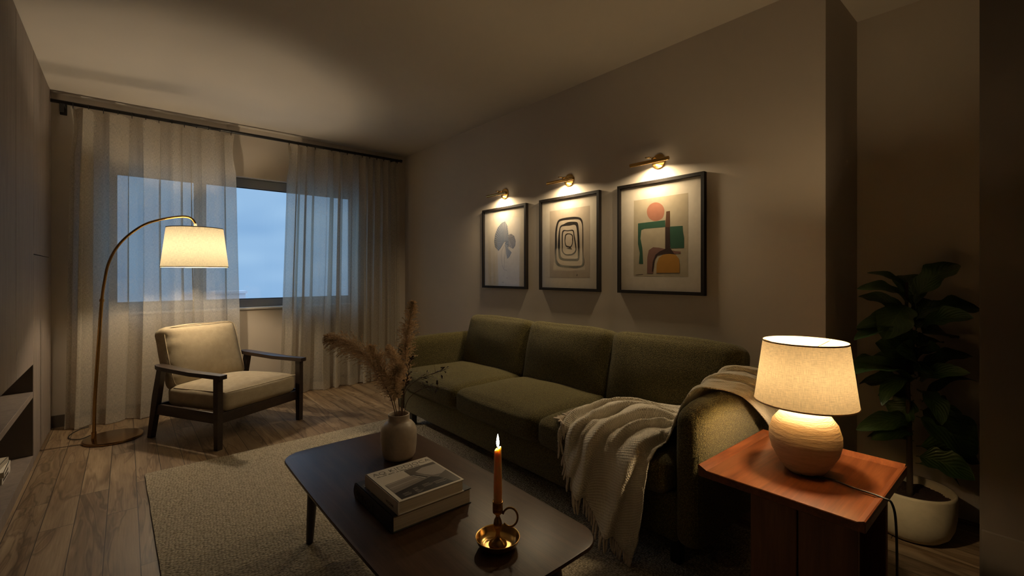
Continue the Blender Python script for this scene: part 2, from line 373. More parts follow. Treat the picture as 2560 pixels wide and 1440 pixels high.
# ------------------------------------------------------------------ measured outlines and stem paths (metres)
P3_=[(-0.178,0.243),(0.191,0.244),(0.191,-0.243),(-0.18,-0.241)]
C3=[(-0.021,0.214),(0.017,0.198),(0.037,0.169),(0.037,0.136),(0.021,0.109),(-0.021,0.099),(-0.056,0.112),(-0.078,0.14),(-0.081,0.175),(-0.06,0.204)]
G3=[(-0.147,0.095),(0.045,0.098),(0.045,0.057),(-0.1,0.057),(-0.122,0.05),(-0.129,-0.002),(-0.116,-0.059),(-0.113,-0.087),(-0.109,-0.164),(-0.14,-0.162),(-0.134,-0.093),(-0.147,-0.036)]
B3=[(0.052,0.15),(0.076,0.151),(0.076,0.055),(0.045,0.056)]
D3=[(0.045,0.056),(0.076,0.055),(0.078,-0.071),(0.094,-0.092),(0.105,-0.107),(0.054,-0.103),(-0.006,-0.111),(-0.025,-0.138),(-0.038,-0.213),(-0.046,-0.213),(-0.041,-0.152),(-0.021,-0.108),(0.009,-0.088),(0.045,-0.076)]
S3=[(0.076,0.057),(0.158,0.055),(0.16,0.019),(0.167,-0.02),(0.167,-0.075),(0.081,-0.074),(0.076,-0.034)]
M3=[(-0.081,-0.224),(-0.079,-0.123),(-0.068,-0.078),(-0.037,-0.061),(0.002,-0.066),(0.054,-0.077),(0.112,-0.091),(0.146,-0.095),(0.144,-0.107),(0.084,-0.106),(0.017,-0.105),(-0.021,-0.121),(-0.034,-0.165),(-0.037,-0.224)]
Y3=[(-0.015,-0.22),(-0.013,-0.166),(0.002,-0.129),(0.032,-0.109),(0.073,-0.106),(0.112,-0.112),(0.134,-0.136),(0.139,-0.168),(0.139,-0.22)]
P2=[(-0.194,0.255),(0.203,0.254),(0.203,-0.253),(-0.194,-0.255)]
R1o=[(-0.138,0.0),(-0.133,0.104),(-0.114,0.165),(-0.081,0.186),(0.012,0.191),(0.092,0.184),(0.131,0.163),(0.142,0.11),(0.144,0.005),(0.144,-0.093),(0.154,-0.132),(0.144,-0.171),(0.083,-0.186),(0.012,-0.182),(-0.09,-0.171),(-0.128,-0.146),(-0.138,-0.077)]
R1i=[(-0.117,-0.001),(-0.117,0.089),(-0.1,0.156),(-0.071,0.171),(0.012,0.172),(0.088,0.168),(0.118,0.154),(0.134,0.11),(0.135,0.006),(0.135,-0.092),(0.131,-0.158),(0.101,-0.167),(0.012,-0.166),(-0.071,-0.158),(-0.109,-0.133),(-0.121,-0.077)]
R2o=[(-0.107,-0.002),(-0.09,0.121),(-0.043,0.145),(0.003,0.156),(0.066,0.152),(0.092,0.14),(0.101,0.087),(0.108,0.007),(0.108,-0.098),(0.096,-0.132),(0.048,-0.133),(-0.052,-0.127),(-0.095,-0.106),(-0.104,-0.05)]
R2i=[(-0.084,-0.003),(-0.081,0.114),(-0.034,0.129),(0.012,0.128),(0.066,0.129),(0.083,0.088),(0.089,0.008),(0.092,-0.107),(0.083,-0.116),(0.012,-0.115),(-0.052,-0.11),(-0.076,-0.092),(-0.084,-0.051)]
R3o=[(-0.067,-0.024),(-0.062,0.092),(-0.006,0.094),(0.048,0.094),(0.061,0.05),(0.077,-0.024),(0.076,-0.064),(0.048,-0.086),(0.012,-0.092),(-0.034,-0.086),(-0.064,-0.059)]
R3i=[(-0.056,-0.025),(-0.052,0.084),(-0.006,0.088),(0.041,0.086),(0.051,0.05),(0.066,-0.024),(0.066,-0.057),(0.043,-0.076),(0.012,-0.083),(-0.029,-0.078),(-0.054,-0.056)]
R4o=[(-0.038,0.015),(-0.032,0.062),(-0.002,0.073),(0.041,0.058),(0.046,0.011),(0.034,-0.022),(0.012,-0.033),(-0.025,-0.023)]
R4i=[(-0.031,0.015),(-0.025,0.055),(0.001,0.066),(0.034,0.053),(0.039,0.011),(0.028,-0.017),(0.012,-0.025),(-0.019,-0.016)]
R5=[(-0.02,-0.039),(0.007,-0.034),(0.001,-0.024),(0.021,-0.028),(0.037,-0.048),(0.012,-0.045)]
L1a=[(0.004,0.049),(-0.076,-0.024),(-0.126,0.011),(-0.139,0.06),(-0.126,0.121),(-0.087,0.18),(-0.033,0.216),(0.015,0.226),(0.046,0.182),(0.057,0.115),(0.057,0.056)]
L1b=[(0.057,0.076),(0.057,0.106),(0.093,0.113),(0.133,0.094),(0.153,0.051),(0.148,0.012),(0.118,-0.015),(0.082,0.002),(0.057,0.01)]
L1c=[(0.01,0.038),(0.057,0.063),(0.057,-0.017),(0.1,-0.045),(0.072,-0.08),(0.044,-0.096),(0.025,-0.056)]
st1=[(0.007,0.025),(-0.033,-0.027),(-0.037,-0.094),(-0.024,-0.155),(-0.001,-0.189),(0.041,-0.197)]
st2=[(0.01,0.018),(0.012,-0.055),(0.004,-0.122),(-0.001,-0.185)]
LEAVES=[((2.736,0.39,1.058),(2.881,0.266,1.227),0.075),((2.717,0.412,1.067),(2.629,0.546,1.184),0.035),((2.705,0.413,1.022),(2.506,0.558,1.115),0.05),((2.694,0.418,1.031),(2.559,0.474,0.889),0.085),((2.743,0.377,0.968),(2.888,0.195,1.025),0.07),((2.742,0.391,0.949),(2.634,0.541,0.977),0.05),((2.724,0.402,0.903),(2.552,0.571,0.934),0.06),((2.712,0.407,0.877),(2.496,0.566,0.885),0.06),((2.726,0.402,0.767),(2.632,0.517,0.859),0.09),((2.757,0.379,0.894),(2.936,0.298,0.881),0.08),((2.725,0.388,0.751),(2.56,0.433,0.848),0.08),((2.726,0.389,0.756),(2.717,0.314,0.839),0.08),((2.739,0.383,0.723),(2.89,0.22,0.811),0.05),((2.724,0.402,0.713),(2.545,0.577,0.786),0.03),((2.719,0.401,0.659),(2.469,0.59,0.735),0.1),((2.741,0.391,0.694),(2.927,0.28,0.723),0.08),((2.729,0.379,0.689),(2.466,0.461,0.621),0.055),((2.759,0.373,0.585),(2.975,0.213,0.69),0.035),((2.737,0.397,0.575),(2.68,0.516,0.606),0.08),((2.725,0.395,0.496),(2.491,0.558,0.487),0.055),((2.726,0.395,0.454),(2.555,0.516,0.435),0.05),((2.722,0.388,0.525),(2.808,0.198,0.407),0.12),((2.738,0.39,0.385),(2.979,0.21,0.333),0.08),((2.725,0.391,0.311),(2.804,0.253,0.241),0.03),((2.747,0.378,0.596),(2.846,0.27,0.493),0.11),((2.729,0.396,0.831),(2.652,0.46,0.904),0.09),((2.736,0.39,0.831),(2.819,0.319,0.867),0.07),((2.733,0.396,0.976),(2.719,0.443,1.084),0.06),((2.738,0.39,0.958),(2.811,0.352,1.057),0.06),((2.733,0.396,0.594),(2.705,0.455,0.495),0.08)]
PLUMES=[([(0.867,1.766,0.538),(0.833,1.763,0.662),(0.76,1.792,0.808),(0.688,1.82,0.877),(0.61,1.854,0.916)],0.3,0.045),([(0.872,1.762,0.538),(0.851,1.771,0.649),(0.813,1.795,0.776),(0.772,1.821,0.863)],0.28,0.036),([(0.881,1.754,0.538),(0.895,1.76,0.703),(0.91,1.765,0.886),(0.936,1.76,1.047)],0.3,0.034),([(0.876,1.759,0.538),(0.895,1.786,0.647),(0.893,1.831,0.777),(0.884,1.883,0.844)],0.4,0.022),([(0.875,1.76,0.538),(0.856,1.732,0.648),(0.827,1.713,0.738),(0.83,1.667,0.802)],0.35,0.03)]
TWIG=[[(0.88,1.756,0.538),(0.897,1.757,0.661),(0.933,1.743,0.708),(0.985,1.716,0.734),(1.041,1.685,0.752)],[(0.879,1.757,0.538),(0.879,1.735,0.66),(0.883,1.709,0.73),(0.883,1.687,0.808)],[(0.884,1.752,0.538),(0.897,1.728,0.642),(0.943,1.676,0.694),(0.986,1.627,0.7)]]
CORD1=[(-0.195, 4.464, 0.006), (-0.246, 4.404, 0.006), (-0.301, 4.46, 0.006), (-0.31, 4.561, 0.006), (-0.262, 4.687, 0.006), (-0.215, 4.718, 0.006)]
CORD2=[(1.7, 0.53, 0.504), (1.73, 0.456, 0.507), (1.714, 0.394, 0.507), (1.708, 0.338, 0.507), (1.7, 0.313, 0.507), (1.698, 0.295, 0.5), (1.696, 0.285, 0.44), (1.7, 0.28300000000000003, 0.25), (1.71, 0.28300000000000003, 0.05), (1.73, 0.263, 0.006), (1.8199999999999998, 0.193, 0.005)]

# ------------------------------------------------------------------ world -> local helper
def wmat(o):
    m = Matrix.Identity(4)
    while o is not None:
        m = Matrix.LocRotScale(o.location, o.rotation_euler, o.scale) @ m; o = o.parent
    return m
def wobj(name, bm, m, parent, **k):
    """geometry given in room coordinates, stored relative to its parent"""
    bmesh.ops.transform(bm, matrix=wmat(parent).inverted(), verts=bm.verts); return obj(name, bm, m, parent, **k)
def bulb(parent, loc, r, power, c=WARM):
    m = emis('lit_bulb', c, power/(math.pi*4*math.pi*r*r)); bm = bmesh.new()
    bmesh.ops.create_icosphere(bm, subdivisions=2, radius=r); bmesh.ops.translate(bm, vec=loc, verts=bm.verts)
    return obj('bulb', bm, m, parent, smooth=True)

# ================================================================== ROOM
H = 2.54
def slab(name, boxes, m):
    bm = bmesh.new()
    for lo, hi in boxes: box(bm, lo, hi)
    return struct(obj(name, bm, m))
slab('floor', [((-1.0, -2.1, -.1), (3.3, 5.2, 0))], M_floor)
slab('ceiling', [((-1.0, -2.1, H), (3.3, 5.2, H+.1))], M_ceil)
slab('wall_left', [((-1.0, -2.1, 0), (-.86, 5.2, H))], M_wall)
slab('wall_front', [((-.86, -2.1, 0), (2.5, -2.0, H))], M_wall)
WX0, WX1, WZ0, WZ1 = -.12, 1.955, .85, 2.08
slab('wall_back', [((-.86, 4.89, 0), (WX0, 5.15, H)), ((WX1, 4.89, 0), (2.5, 5.15, H)), ((WX0, 4.89, 0), (WX1, 5.15, WZ0)), ((WX0, 4.89, WZ1), (WX1, 5.15, H))], M_wall)
slab('wall_right', [((2.5, .676, 0), (3.2, 5.15, H))], M_wall)
slab('wall_alcove', [((3.04, .172, 0), (3.2, .676, H))], M_wall)
slab('wall_corner', [((2.5, -2.1, 0), (3.2, .172, H))], mk_wall('dark_taupe_wall', (.085, .07, .055)))  # wall at the right edge, much darker in tone than the other walls
M_base = mat('skirting_paint', (.40, .34, .28), .5)
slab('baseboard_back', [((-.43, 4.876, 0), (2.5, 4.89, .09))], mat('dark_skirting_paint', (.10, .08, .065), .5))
slab('baseboard_right', [((2.488, .676, 0), (2.5, 4.876, .09))], M_base)
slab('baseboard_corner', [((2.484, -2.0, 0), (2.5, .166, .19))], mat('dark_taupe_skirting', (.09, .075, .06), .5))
# window: frame, panes, sill board
win = bpy.data.objects.new('window_1', None); C.objects.link(win); win.location = (.9175, 4.98, .85); struct(win)
bm = bmesh.new()
y0, y1 = 4.955, 5.02
for lo, hi in [((WX0, y0, WZ0), (WX1, y1, .925)), ((WX0, y0, 1.992), (WX1, y1, WZ1)), ((WX0, y0, .925), (-.062, y1, 1.992)), ((1.872, y0, .925), (WX1, y1, 1.992)), ((.472, y0, .925), (.55, y1, 1.992))]:
    box(bm, lo, hi, .004, 1)
wobj('window_frame', bm, M_pvc, win)
bm = bmesh.new()
for a, b in ((-.062, .472), (.55, 1.872)):
    for lo, hi in [((a, 4.962, .925), (b, 4.972, .933)), ((a, 4.962, 1.984), (b, 4.972, 1.992)), ((a, 4.962, .933), (a+.008, 4.972, 1.984)), ((b-.008, 4.962, .933), (b, 4.972, 1.984))]: box(bm, lo, hi)
wobj('gasket', bm, M_gasket, win)
for a, b in ((-.062, .472), (.55, 1.872)):
    bm = bmesh.new(); box(bm, (a+.002, 4.985, .927), (b-.002, 4.989, 1.99)); wobj('window_pane', bm, M_glass, win)
bm = bmesh.new(); box(bm, (WX0-.02, 4.868, .832), (WX1+.02, 4.956, .851), .004, 2); wobj('window_sill', bm, M_sill, win)
# low building out in the dusk haze
bm = bmesh.new(); box(bm, (3.2, 39.6, -9), (6.95, 41, -.30)); box(bm, (3.1, 39.5, -.30), (7.05, 41.1, -.12)); 
t = obj('distant_building', bm, mat('pale_render', (.72, .62, .62), .9)); tag(t, 'pale flat-topped building far outside, low in the window gap between the curtains', 'building')

# ================================================================== FITTED CUPBOARDS (left)
FX = -.43
t = thing('tall_cupboard', 'pale oak floor-to-ceiling cupboard beside the left curtain, split into two doors', 'cupboard', (-.64, 4.43, 0))
bm = bmesh.new(); box(bm, (-.855, 4.006, .0), (-.452, 4.862, 2.538)); wobj('carcass', bm, M_cabin, t)
bm = bmesh.new(); box(bm, (-.451, 4.010, 1.290), (FX, 4.727, 2.535), .0015, 1); wobj('door', bm, M_cab, t)
bm = bmesh.new(); box(bm, (-.451, 4.010, .012), (FX, 4.727, 1.286), .0015, 1); wobj('door', bm, M_cab, t)
bm = bmesh.new(); box(bm, (-.451, 4.731, .0), (FX, 4.862, 2.538), .001, 1); wobj('filler_panel', bm, M_cab, t)
t = thing('shelf_cupboard', 'pale oak cupboard with an open two-level niche near the floor', 'cupboard', (-.64, 3.42, 0))
bm = bmesh.new()
box(bm, (-.855, 2.85, .63), (-.452, 4.004, 2.538)); box(bm, (-.855, 2.85, .063), (-.84, 4.004, .63)); box(bm, (-.84, 3.99, .063), (-.431, 4.004, .63)); box(bm, (-.84, 2.85, .063), (-.431, 2.864, .63))
wobj('carcass', bm, M_cabin, t)
bm = bmesh.new(); box(bm, (-.855, 2.85, .0), (FX, 4.004, .063), .001, 1); wobj('base_panel', bm, M_cab, t)
bm = bmesh.new(); box(bm, (-.84, 2.864, .417), (FX, 3.990, .452), .001, 1); wobj('shelf', bm, M_cab, t)
for a, b in ((2.853, 3.423), (3.427, 4.004)):
    bm = bmesh.new(); box(bm, (-.451, a, .617), (FX, b-.001, 2.535), .0015, 1); wobj('door', bm, M_cab, t)
t = thing('near_cupboard', 'pale oak floor-to-ceiling cupboard nearest the camera, past the open niche', 'cupboard', (-.64, .5, 0))
bm = bmesh.new(); box(bm, (-.855, -1.98, 0), (-.452, 2.848, 2.538)); wobj('carcass', bm, M_cabin, t)
for k in range(8):
    a = -1.975+k*.6029; bm = bmesh.new(); box(bm, (-.451, a, .012), (FX, a+.599, 2.535), .0015, 1); wobj('door', bm, M_cab, t)

# ================================================================== BOOKS
def book(name, label, w, d, h, c_cover, c_page, loc, rz, group=None, spine_round=.5):
    """spine on local -x"""
    t = thing(name, label, 'book', loc, rz, group)
    bm = bmesh.new(); ct = .0028
    box(bm, (-w/2, -d/2, 0), (w/2, d/2, ct), .0008, 1); box(bm, (-w/2, -d/2, h-ct), (w/2, d/2, h), .0008, 1)
    pr = [(-w/2+.001, 0)]+[(-w/2-spine_round*.009*math.sin(math.pi*i/8), h*i/8) for i in range(9)]+[(-w/2+.001, h)]
    inn = [(-w/2+.004, h), (-w/2+.004, 0)]
    A = [bm.verts.new((x, -d/2, z)) for x, z in pr+inn]; B = [bm.verts.new((x, d/2, z)) for x, z in pr+inn]
    for i in range(len(A)): bm.faces.new((A[i], A[(i+1) % len(A)], B[(i+1) % len(A)], B[i]))
    bm.faces.new(A); bm.faces.new(B[::-1])
    obj('book_cover', bm, c_cover, t, auto=R(35))
    bm = bmesh.new(); box(bm, (-w/2+.0045, -d/2+.004, ct), (w/2-.004, d/2-.004, h-ct)); obj('page_block', bm, c_page, t)
    return t
M_page = mat('page_edges', (.46, .40, .31), .9)
bm_ = M_page; _v = coords(M_page, (3, 3, 900)); _n = N(M_page, 'TexNoise', Scale=1, Detail=1); L(M_page, _v, _n.inputs['Vector'])
L(M_page, ramp(M_page, _n.outputs['Fac'], [(.35, (.46, .40, .31)), (.6, (.62, .55, .44))]), bsdf(M_page).inputs['Base Color'])
M_whitecov = mat('white_book_cloth', (.74, .69, .60), .45); M_blackcov = mat('black_book_cloth', (.012, .013, .015), .45)
M_ink = mat('dark_ink', (.05, .04, .03), .6); M_palein = mat('pale_lettering', (.45, .42, .36), .6); M_dimin = mat('grey_foil_lettering', (.09, .09, .09), .4)
def mm(x, y, z, rx=0, ry=0, rz=0): return Matrix.Translation((x, y, z)) @ Matrix.Rotation(rz, 4, 'Z') @ Matrix.Rotation(ry, 4, 'Y') @ Matrix.Rotation(rx, 4, 'X')
TZ = .4
bk = book('black_book', 'thick black hardback under the white book on the coffee table', .284, .288, .050, M_blackcov, M_page, (.741, 1.396, TZ), 0)
bk.name = 'hardback_book'
text_mesh('spine_title', 'D RIOMI', .036, M_dimin, bk, mm(-.1467, .125, .013, rx=R(90), rz=R(-90)), .0003, 1.0, 1.0)
text_mesh('cover_title', 'TEONE', .022, M_palein, bk, mm(-.128, .115, .0502, rz=R(-90)), .0002, 1.1)
wb = book('photo_book', 'white hardback with a grey interior photo, on top of the black book', .236, .244, .040, M_whitecov, M_page, (.733, 1.369, TZ+.0503), 0, spine_round=.1)
text_mesh('cover_title', 'AQ KIDDJOCA', .0335, M_ink, wb, mm(-.104, .084, .0402), .0002, 1.06, .93, .0007)
text_mesh('subtitle', 'AU LCN  QUTI  LE NEDEI ANDI INTE', .0088, M_ink, wb, mm(-.098, .070, .0402), .0002, 1.1)
text_mesh('spine_title', 'I HOCRAN', .012, M_ink, wb, mm(-.1190, -.035, .012, rx=R(90), rz=R(-90)), .0002, 1.0)
def flat(bm, pts, z, mi, mp=None):
    from mathutils.geometry import tessellate_polygon
    P = [Vector((x, y, z)) for x, y in pts]; tri = tessellate_polygon([P]); vs = [bm.verts.new(mp(p) if mp else p) for p in P]
    for a in tri:
        try: bm.faces.new([vs[i] for i in a]).material_index = mi
        except ValueError: pass
G = lambda v, w=.0: mat('print_tone', (v*(1+w), v, v*(1-w)), .35)
bm = bmesh.new()
cs = [G(.22, .1), G(.035, .1), G(.42, .08), G(.12, .15), G(.02, .1), G(.30, .12), G(.5, .06)]
x0, x1, yb, yt = -.101, .110, -.113, .066
flat(bm, [(x0, .004), (x0, yb), (x1, yb), (x1, yt), (-.005, yt), (-.005, .016)], .0403, 0)
flat(bm, [(-.005, yt), (x1, yt), (x1, .045), (.03, .018), (-.005, .016)], .0405, 3)
flat(bm, [(.02, .03), (.055, .048), (x1, .045), (x1, -.02), (.085, -.035), (.055, -.03), (.035, -.005)], .0407, 2)
flat(bm, [(x0, .000), (-.004, .012), (.012, -.03), (x0, -.045)], .0407, 5)
flat(bm, [(x0, .000), (-.004, .012), (-.003, .008), (x0, -.005)], .0409, 6)
flat(bm, [(x0, -.026), (.008, -.012), (.010, -.016), (x0, -.030)], .0409, 6)
flat(bm, [(-.002, .010), (.003, .010), (.028, -.030), (.022, -.032)], .0409, 6)
flat(bm, [(.006, .012), (.010, .012), (.036, -.030), (.032, -.032)], .0409, 1)
flat(bm, [(x0, -.066), (.045, -.034), (.062, -.050), (.085, yb), (x0, yb)], .0409, 4)
flat(bm, [(x1, -.02), (.085, -.035), (.062, -.050), (.085, yb), (x1, yb)], .0408, 3)
random.seed(3)
for (a, b, n) in ((-.085, -.085, 5), (-.045, -.074, 3), (-.045, -.092, 4), (-.01, -.070, 6), (.03, -.075, 7)):
    for k in range(3):
        l = random.uniform(.5, 1)*n*.007; flat(bm, [(a, b-k*.007), (a+l, b-k*.007+.001), (a+l, b-k*.007-.001), (a, b-k*.007-.002)], .0411, 2 if k != 1 else 5)
obj('cover_photo', bm, cs, wb)
# stacked books in the cupboard niche
hs = [.034, .030, .026, .018]; z = .0635
labs = ['bottom book of the pile in the cupboard niche, white spine with black lettering', 'second book up in the niche pile, pale spine', 'third book up in the niche pile, laid slightly askew', 'thin pale book on top of the niche pile']
offs = [(0, 0, 0), (.004, -.004, 2), (-.012, -.02, -5), (-.03, -.045, 7)]
for i, h in enumerate(hs):
    dx, dy, rr = offs[i]
    b = book('stacked_book', labs[i], .20, .22, h, M_whitecov if i != 2 else mat('cream_book_cloth', (.45, .40, .32), .5), M_page, (-.594+dx, 3.648+dy, z), R(180+rr), 'books piled in the cupboard niche', .1)
    text_mesh('spine_title', ['MODERN NOLD', 'ARNHE WLTH', 'CASA', 'IDE'][i], h*.62, M_ink, b, mm(-.1013, .09, h*.24, rx=R(90), rz=R(-90)), .0003, 1.0, .9)
    z += h+.0005

# ================================================================== CURTAINS
t = thing('curtain_rod', 'thin black metal curtain rod below the ceiling, above both curtains', 'curtain rod', (1.0, 4.765, 2.45))
bm = bmesh.new(); tube(bm, [(-.425, 4.765, 2.45), (2.375, 4.765, 2.45)], .0135, 12); wobj('rod', bm, M_black, t, smooth=True)
bm = bmesh.new(); tube(bm, [(2.372, 4.765, 2.45), (2.395, 4.765, 2.45)], .017, 14); wobj('finial', bm, M_black, t, auto=R(40))
for x in (-.365, 2.34):
    bm = bmesh.new(); box(bm, (x-.014, 4.755, 2.432), (x+.014, 4.889, 2.446), .002, 1); box(bm, (x-.02, 4.878, 2.385), (x+.02, 4.889, 2.47), .002, 1)
    if x < 0: box(bm, (x-.012, 4.748, 2.375), (x+.012, 4.760, 2.436), .002, 1)
    wobj('bracket', bm, M_black, t)
ringm = None
def ring_at(x):
    global ringm
    if ringm is None:
        bm = bmesh.new(); tube(bm, [(0, .017*math.cos(a*math.pi/8), .017*math.sin(a*math.pi/8)-.004) for a in range(17)], .0028, 6, cap=False)
        box(bm, (-.002, -.003, -.034), (.002, .003, -.020))
        ringm = obj('ring', bm, M_black, t, smooth=True); ringm.location = (x-1.0, 0, 0); return
    o = ringm.copy(); C.objects.link(o); o.parent = t; o.location = (x-1.0, 0, 0)
def curtain(label, xt0, xt1, xb0, xb1, folds, seed, z0=.006, rings=12, flatc=None):
    rnd = random.Random(seed); nu, nv = 260, 64; ztop = 2.428
    ph = [0]
    for i in range(nu-1): ph.append(ph[-1]+.35+1.9*abs(noise.noise(Vector((i*.027, seed*5.1, 0)))))
    tot = ph[-1]; ph = [p/tot*folds*2*math.pi for p in ph]
    pts = []; uv = []; cl = 0
    amp = [.45+1.2*max(0, noise.noise(Vector((i*.03, seed*2.7, 4)))+.3) for i in range(nu)]
    for i in range(nu):
        s = i/(nu-1); row = []; ruv = []
        for j in range(nv):
            q = j/(nv-1); z = ztop+(z0-ztop)*q
            w = min(1, q*5); top = 1-w
            A = .017*top+(.037+.012*q)*w*amp[i]
            dr = .35*noise.noise(Vector((s*4, q*1.2, seed)))*q*2
            sh = math.sin(ph[i]+dr); sharp = math.copysign(abs(sh)**.7, sh)
            pleat = math.sin(ph[i]*1+.4)*.012*top
            x = (xt0+(xt1-xt0)*s)*(1-q)+(xb0+(xb1-xb0)*s)*q
            waist = .018*math.sin(math.pi*min(1, q/.14))*(1 if s < .06 else (-1 if s > .94 else 0))*(abs(.5-s)*2)
            x += A*.55*math.sin(2*(ph[i]+dr)+.6)+waist+.010*noise.noise(Vector((s*9, q*2.2, seed+7)))*q
            y = 4.762+A*sharp*1.0+pleat+.008*noise.noise(Vector((s*6, q*3, seed+3)))
            if j == 0: z += -.006+.007*math.cos(ph[i]*2)
            if q > .93: z += .012*noise.noise(Vector((s*10, 0, seed)))*(q-.93)/.07; y -= .018*(q-.93)/.07*(.5+noise.noise(Vector((s*7, 2, seed))))
            row.append((x, y, max(z, .004))); ruv.append((0, z))
        pts.append(row); uv.append(ruv)
    for i in range(nu):
        if i: cl += (Vector(pts[i][30])-Vector(pts[i-1][30])).length
        uv[i] = [(cl+seed, v) for _, v in uv[i]]
    bm = quadmesh(pts, nu, nv, uv)
    for f in bm.faces:
        zc = f.calc_center_median().z
        f.material_index = 1 if (zc > 2.345 or zc < .085) else 0
    o = obj('sheer_curtain', bm, [M_sheer, M_hem], None, smooth=True); tag(o, label, 'curtain', 'sheer linen curtains')
    for k in range(rings): ring_at(xt0+.02+(xt1-xt0-.04)*k/(rings-1))
    return o
curtain('wide sheer linen curtain on the left, behind the floor lamp and armchair', -.325, .742, -.36, .782, 6.5, 1, rings=13)
curtain('sheer linen curtain on the right, hanging towards the corner behind the sofa', 1.188, 2.36, 1.112, 2.36, 10.5, 5, rings=15)

# ================================================================== RUG
def rug():
    nx, ny = 60, 90; x0, x1, y0, y1 = 0, 2.02, -3.0, 0
    pts = []
    for i in range(nx+1):
        row = []
        for j in range(ny+1):
            u, v = i/nx, j/ny; x = x0+(x1-x0)*u; y = y0+(y1-y0)*v
            e = min(u, 1-u, v, 1-v)
            if u in (0, 1): x += .004*noise.noise(Vector((y*6, 1, 0)))
            if v in (0, 1): y += .004*noise.noise(Vector((x*6, 5, 0)))
            row.append((x, y, .0125+.0005*noise.noise(Vector((x*5, y*5, 0)))))
        pts.append(row)
    bm = quadmesh(pts, nx+1, ny+1)
    bd = [e for e in bm.edges if len(e.link_faces) == 1]
    r = bmesh.ops.extrude_edge_only(bm, edges=bd)
    for v in [g for g in r['geom'] if isinstance(g, bmesh.types.BMVert)]: v.co.z = .0005
    o = obj('woven_rug', bm, M_rug, None, smooth=False)
    o.location = (.083, 3.376, 0); o.rotation_euler = (0, 0, R(1.0)); return o
tag(rug(), 'large oatmeal looped-wool rug under the coffee table and sofa', 'rug')

# ================================================================== SOFA
t = thing('three_seat_sofa', 'long olive green boucle three-seat sofa against the right wall', 'sofa', (2.03, 2.055, 0))
bm = bmesh.new(); box(bm, (1.615, .925, .125), (2.40, 3.185, .315), .02, 3); wobj('base', bm, M_boucle, t, smooth=True)
bm = bmesh.new(); box(bm, (2.335, .90, .125), (2.465, 3.21, .70), .03, 4); wobj('back_frame', bm, M_boucle, t, smooth=True)
def place(bm, M): bmesh.ops.transform(bm, matrix=M, verts=bm.verts); return bm
for yc in (.882, 3.228):
    bm = cushion((.86, .108, .545), .045, (.0, .010, .010), 12, yc, .003)
    for v in bm.verts:   # softly sloping front top corner
        if v.co.z > .1 and v.co.x < -.28: v.co.z -= ((-.28-v.co.x)/.15)**2*.035
    place(bm, Matrix.Translation((2.03, yc, .398))); ar = wobj('armrest', bm, M_boucle, t, smooth=True)
    for yy in (yc-.046,):
        bm = bmesh.new(); tube(bm, spline([(1.608, yy, .16), (1.606, yy, .30), (1.607, yy, .42), (1.612, yy, .50)], 20), .0024, 6); wobj('seam', bm, M_boucle, ar, smooth=True)
Y = (.945, 1.673, 2.413, 3.165)
for i in range(3):
    a, b = Y[i], Y[i+1]; yc = (a+b)/2
    bm = cushion((.66, b-a-.006, .150), .05, (.018, .006, .030), 16, i+1, .005); place(bm, Matrix.Translation((1.893, yc, .376)))
    c = wobj('seat_cushion', bm, M_boucle, t, smooth=True)
    # raised seam along the front edge
    s = bmesh.new(); tube(s, spline([(1.566, a+.05, .398), (1.556, a+.2, .402), (1.556, b-.2, .402), (1.566, b-.05, .398)], 24), .0035, 6); wobj('seam', s, M_boucle, c, smooth=True)
for i in range(3):
    a, b = (.938, 1.69, 2.42)[i], (1.69, 2.42, 3.16)[i]; yc = (a+b)/2
    bm = cushion((.165, b-a-.006, .44), .055, (.035, .004, .010), 16, i+7, .006)
    place(bm, Matrix.Translation((2.235, yc, .605)) @ Matrix.Rotation(R(13), 4, 'Y')); wobj('back_cushion', bm, M_boucle, t, smooth=True)
for x in (1.69, 2.38):
    for y in (.965, 3.17):
        bm = bmesh.new(); vs = box(bm, (x-.021, y-.021, .0135), (x+.021, y+.021, .126), .003, 1)
        wobj('leg', bm, M_black, t)

# ================================================================== COFFEE TABLE
def rrect(x0, x1, y0, y1, r, bow, ins, n=10):
    x0 += ins; x1 -= ins; y0 += ins; y1 -= ins; r = max(.01, r-ins); P = []
    for cx, cy, a0 in ((x1-r, y1-r, 0), (x0+r, y1-r, 90), (x0+r, y0+r, 180), (x1-r, y0+r, 270)):
        for k in range(n+1):
            a = R(a0+90*k/n); P.append((cx+r*math.cos(a), cy+r*math.sin(a)))
    Q = []
    for i in range(len(P)):
        A, B = P[i], P[(i+1) % len(P)]; Q.append(A)
        if (Vector(A)-Vector(B)).length > .15:
            for k in range(1, 12): Q.append((A[0]+(B[0]-A[0])*k/12, A[1]+(B[1]-A[1])*k/12))
    cx, cy = (x0+x1)/2, (y0+y1)/2; hx, hy = (x1-x0)/2, (y1-y0)/2; out = []
    for x, y in Q:
        u, v = (x-cx)/hx, (y-cy)/hy
        out.append((x+bow*u*(1-v*v), y+bow*v*(1-u*u)))
    return out
t = thing('coffee_table', 'low dark walnut coffee table with rounded corners standing on the rug', 'table', (.78, 1.467, .012))
prof = [(.006, TZ), (.0015, TZ-.001), (0, TZ-.004), (0, TZ-.010), (.018, TZ-.024)]
bm = bmesh.new(); rings = []
for ins, z in prof: rings.append([bm.verts.new((x, y, z)) for x, y in rrect(.497, 1.068, .838, 2.098, .085, .010, ins)])
for A, B in zip(rings, rings[1:]):
    for i in range(len(A)): bm.faces.new((A[i], A[(i+1) % len(A)], B[(i+1) % len(A)], B[i]))
bm.faces.new(rings[0]); bm.faces.new(rings[-1][::-1])
wobj('tabletop', bm, M_table, t, auto=R(20))
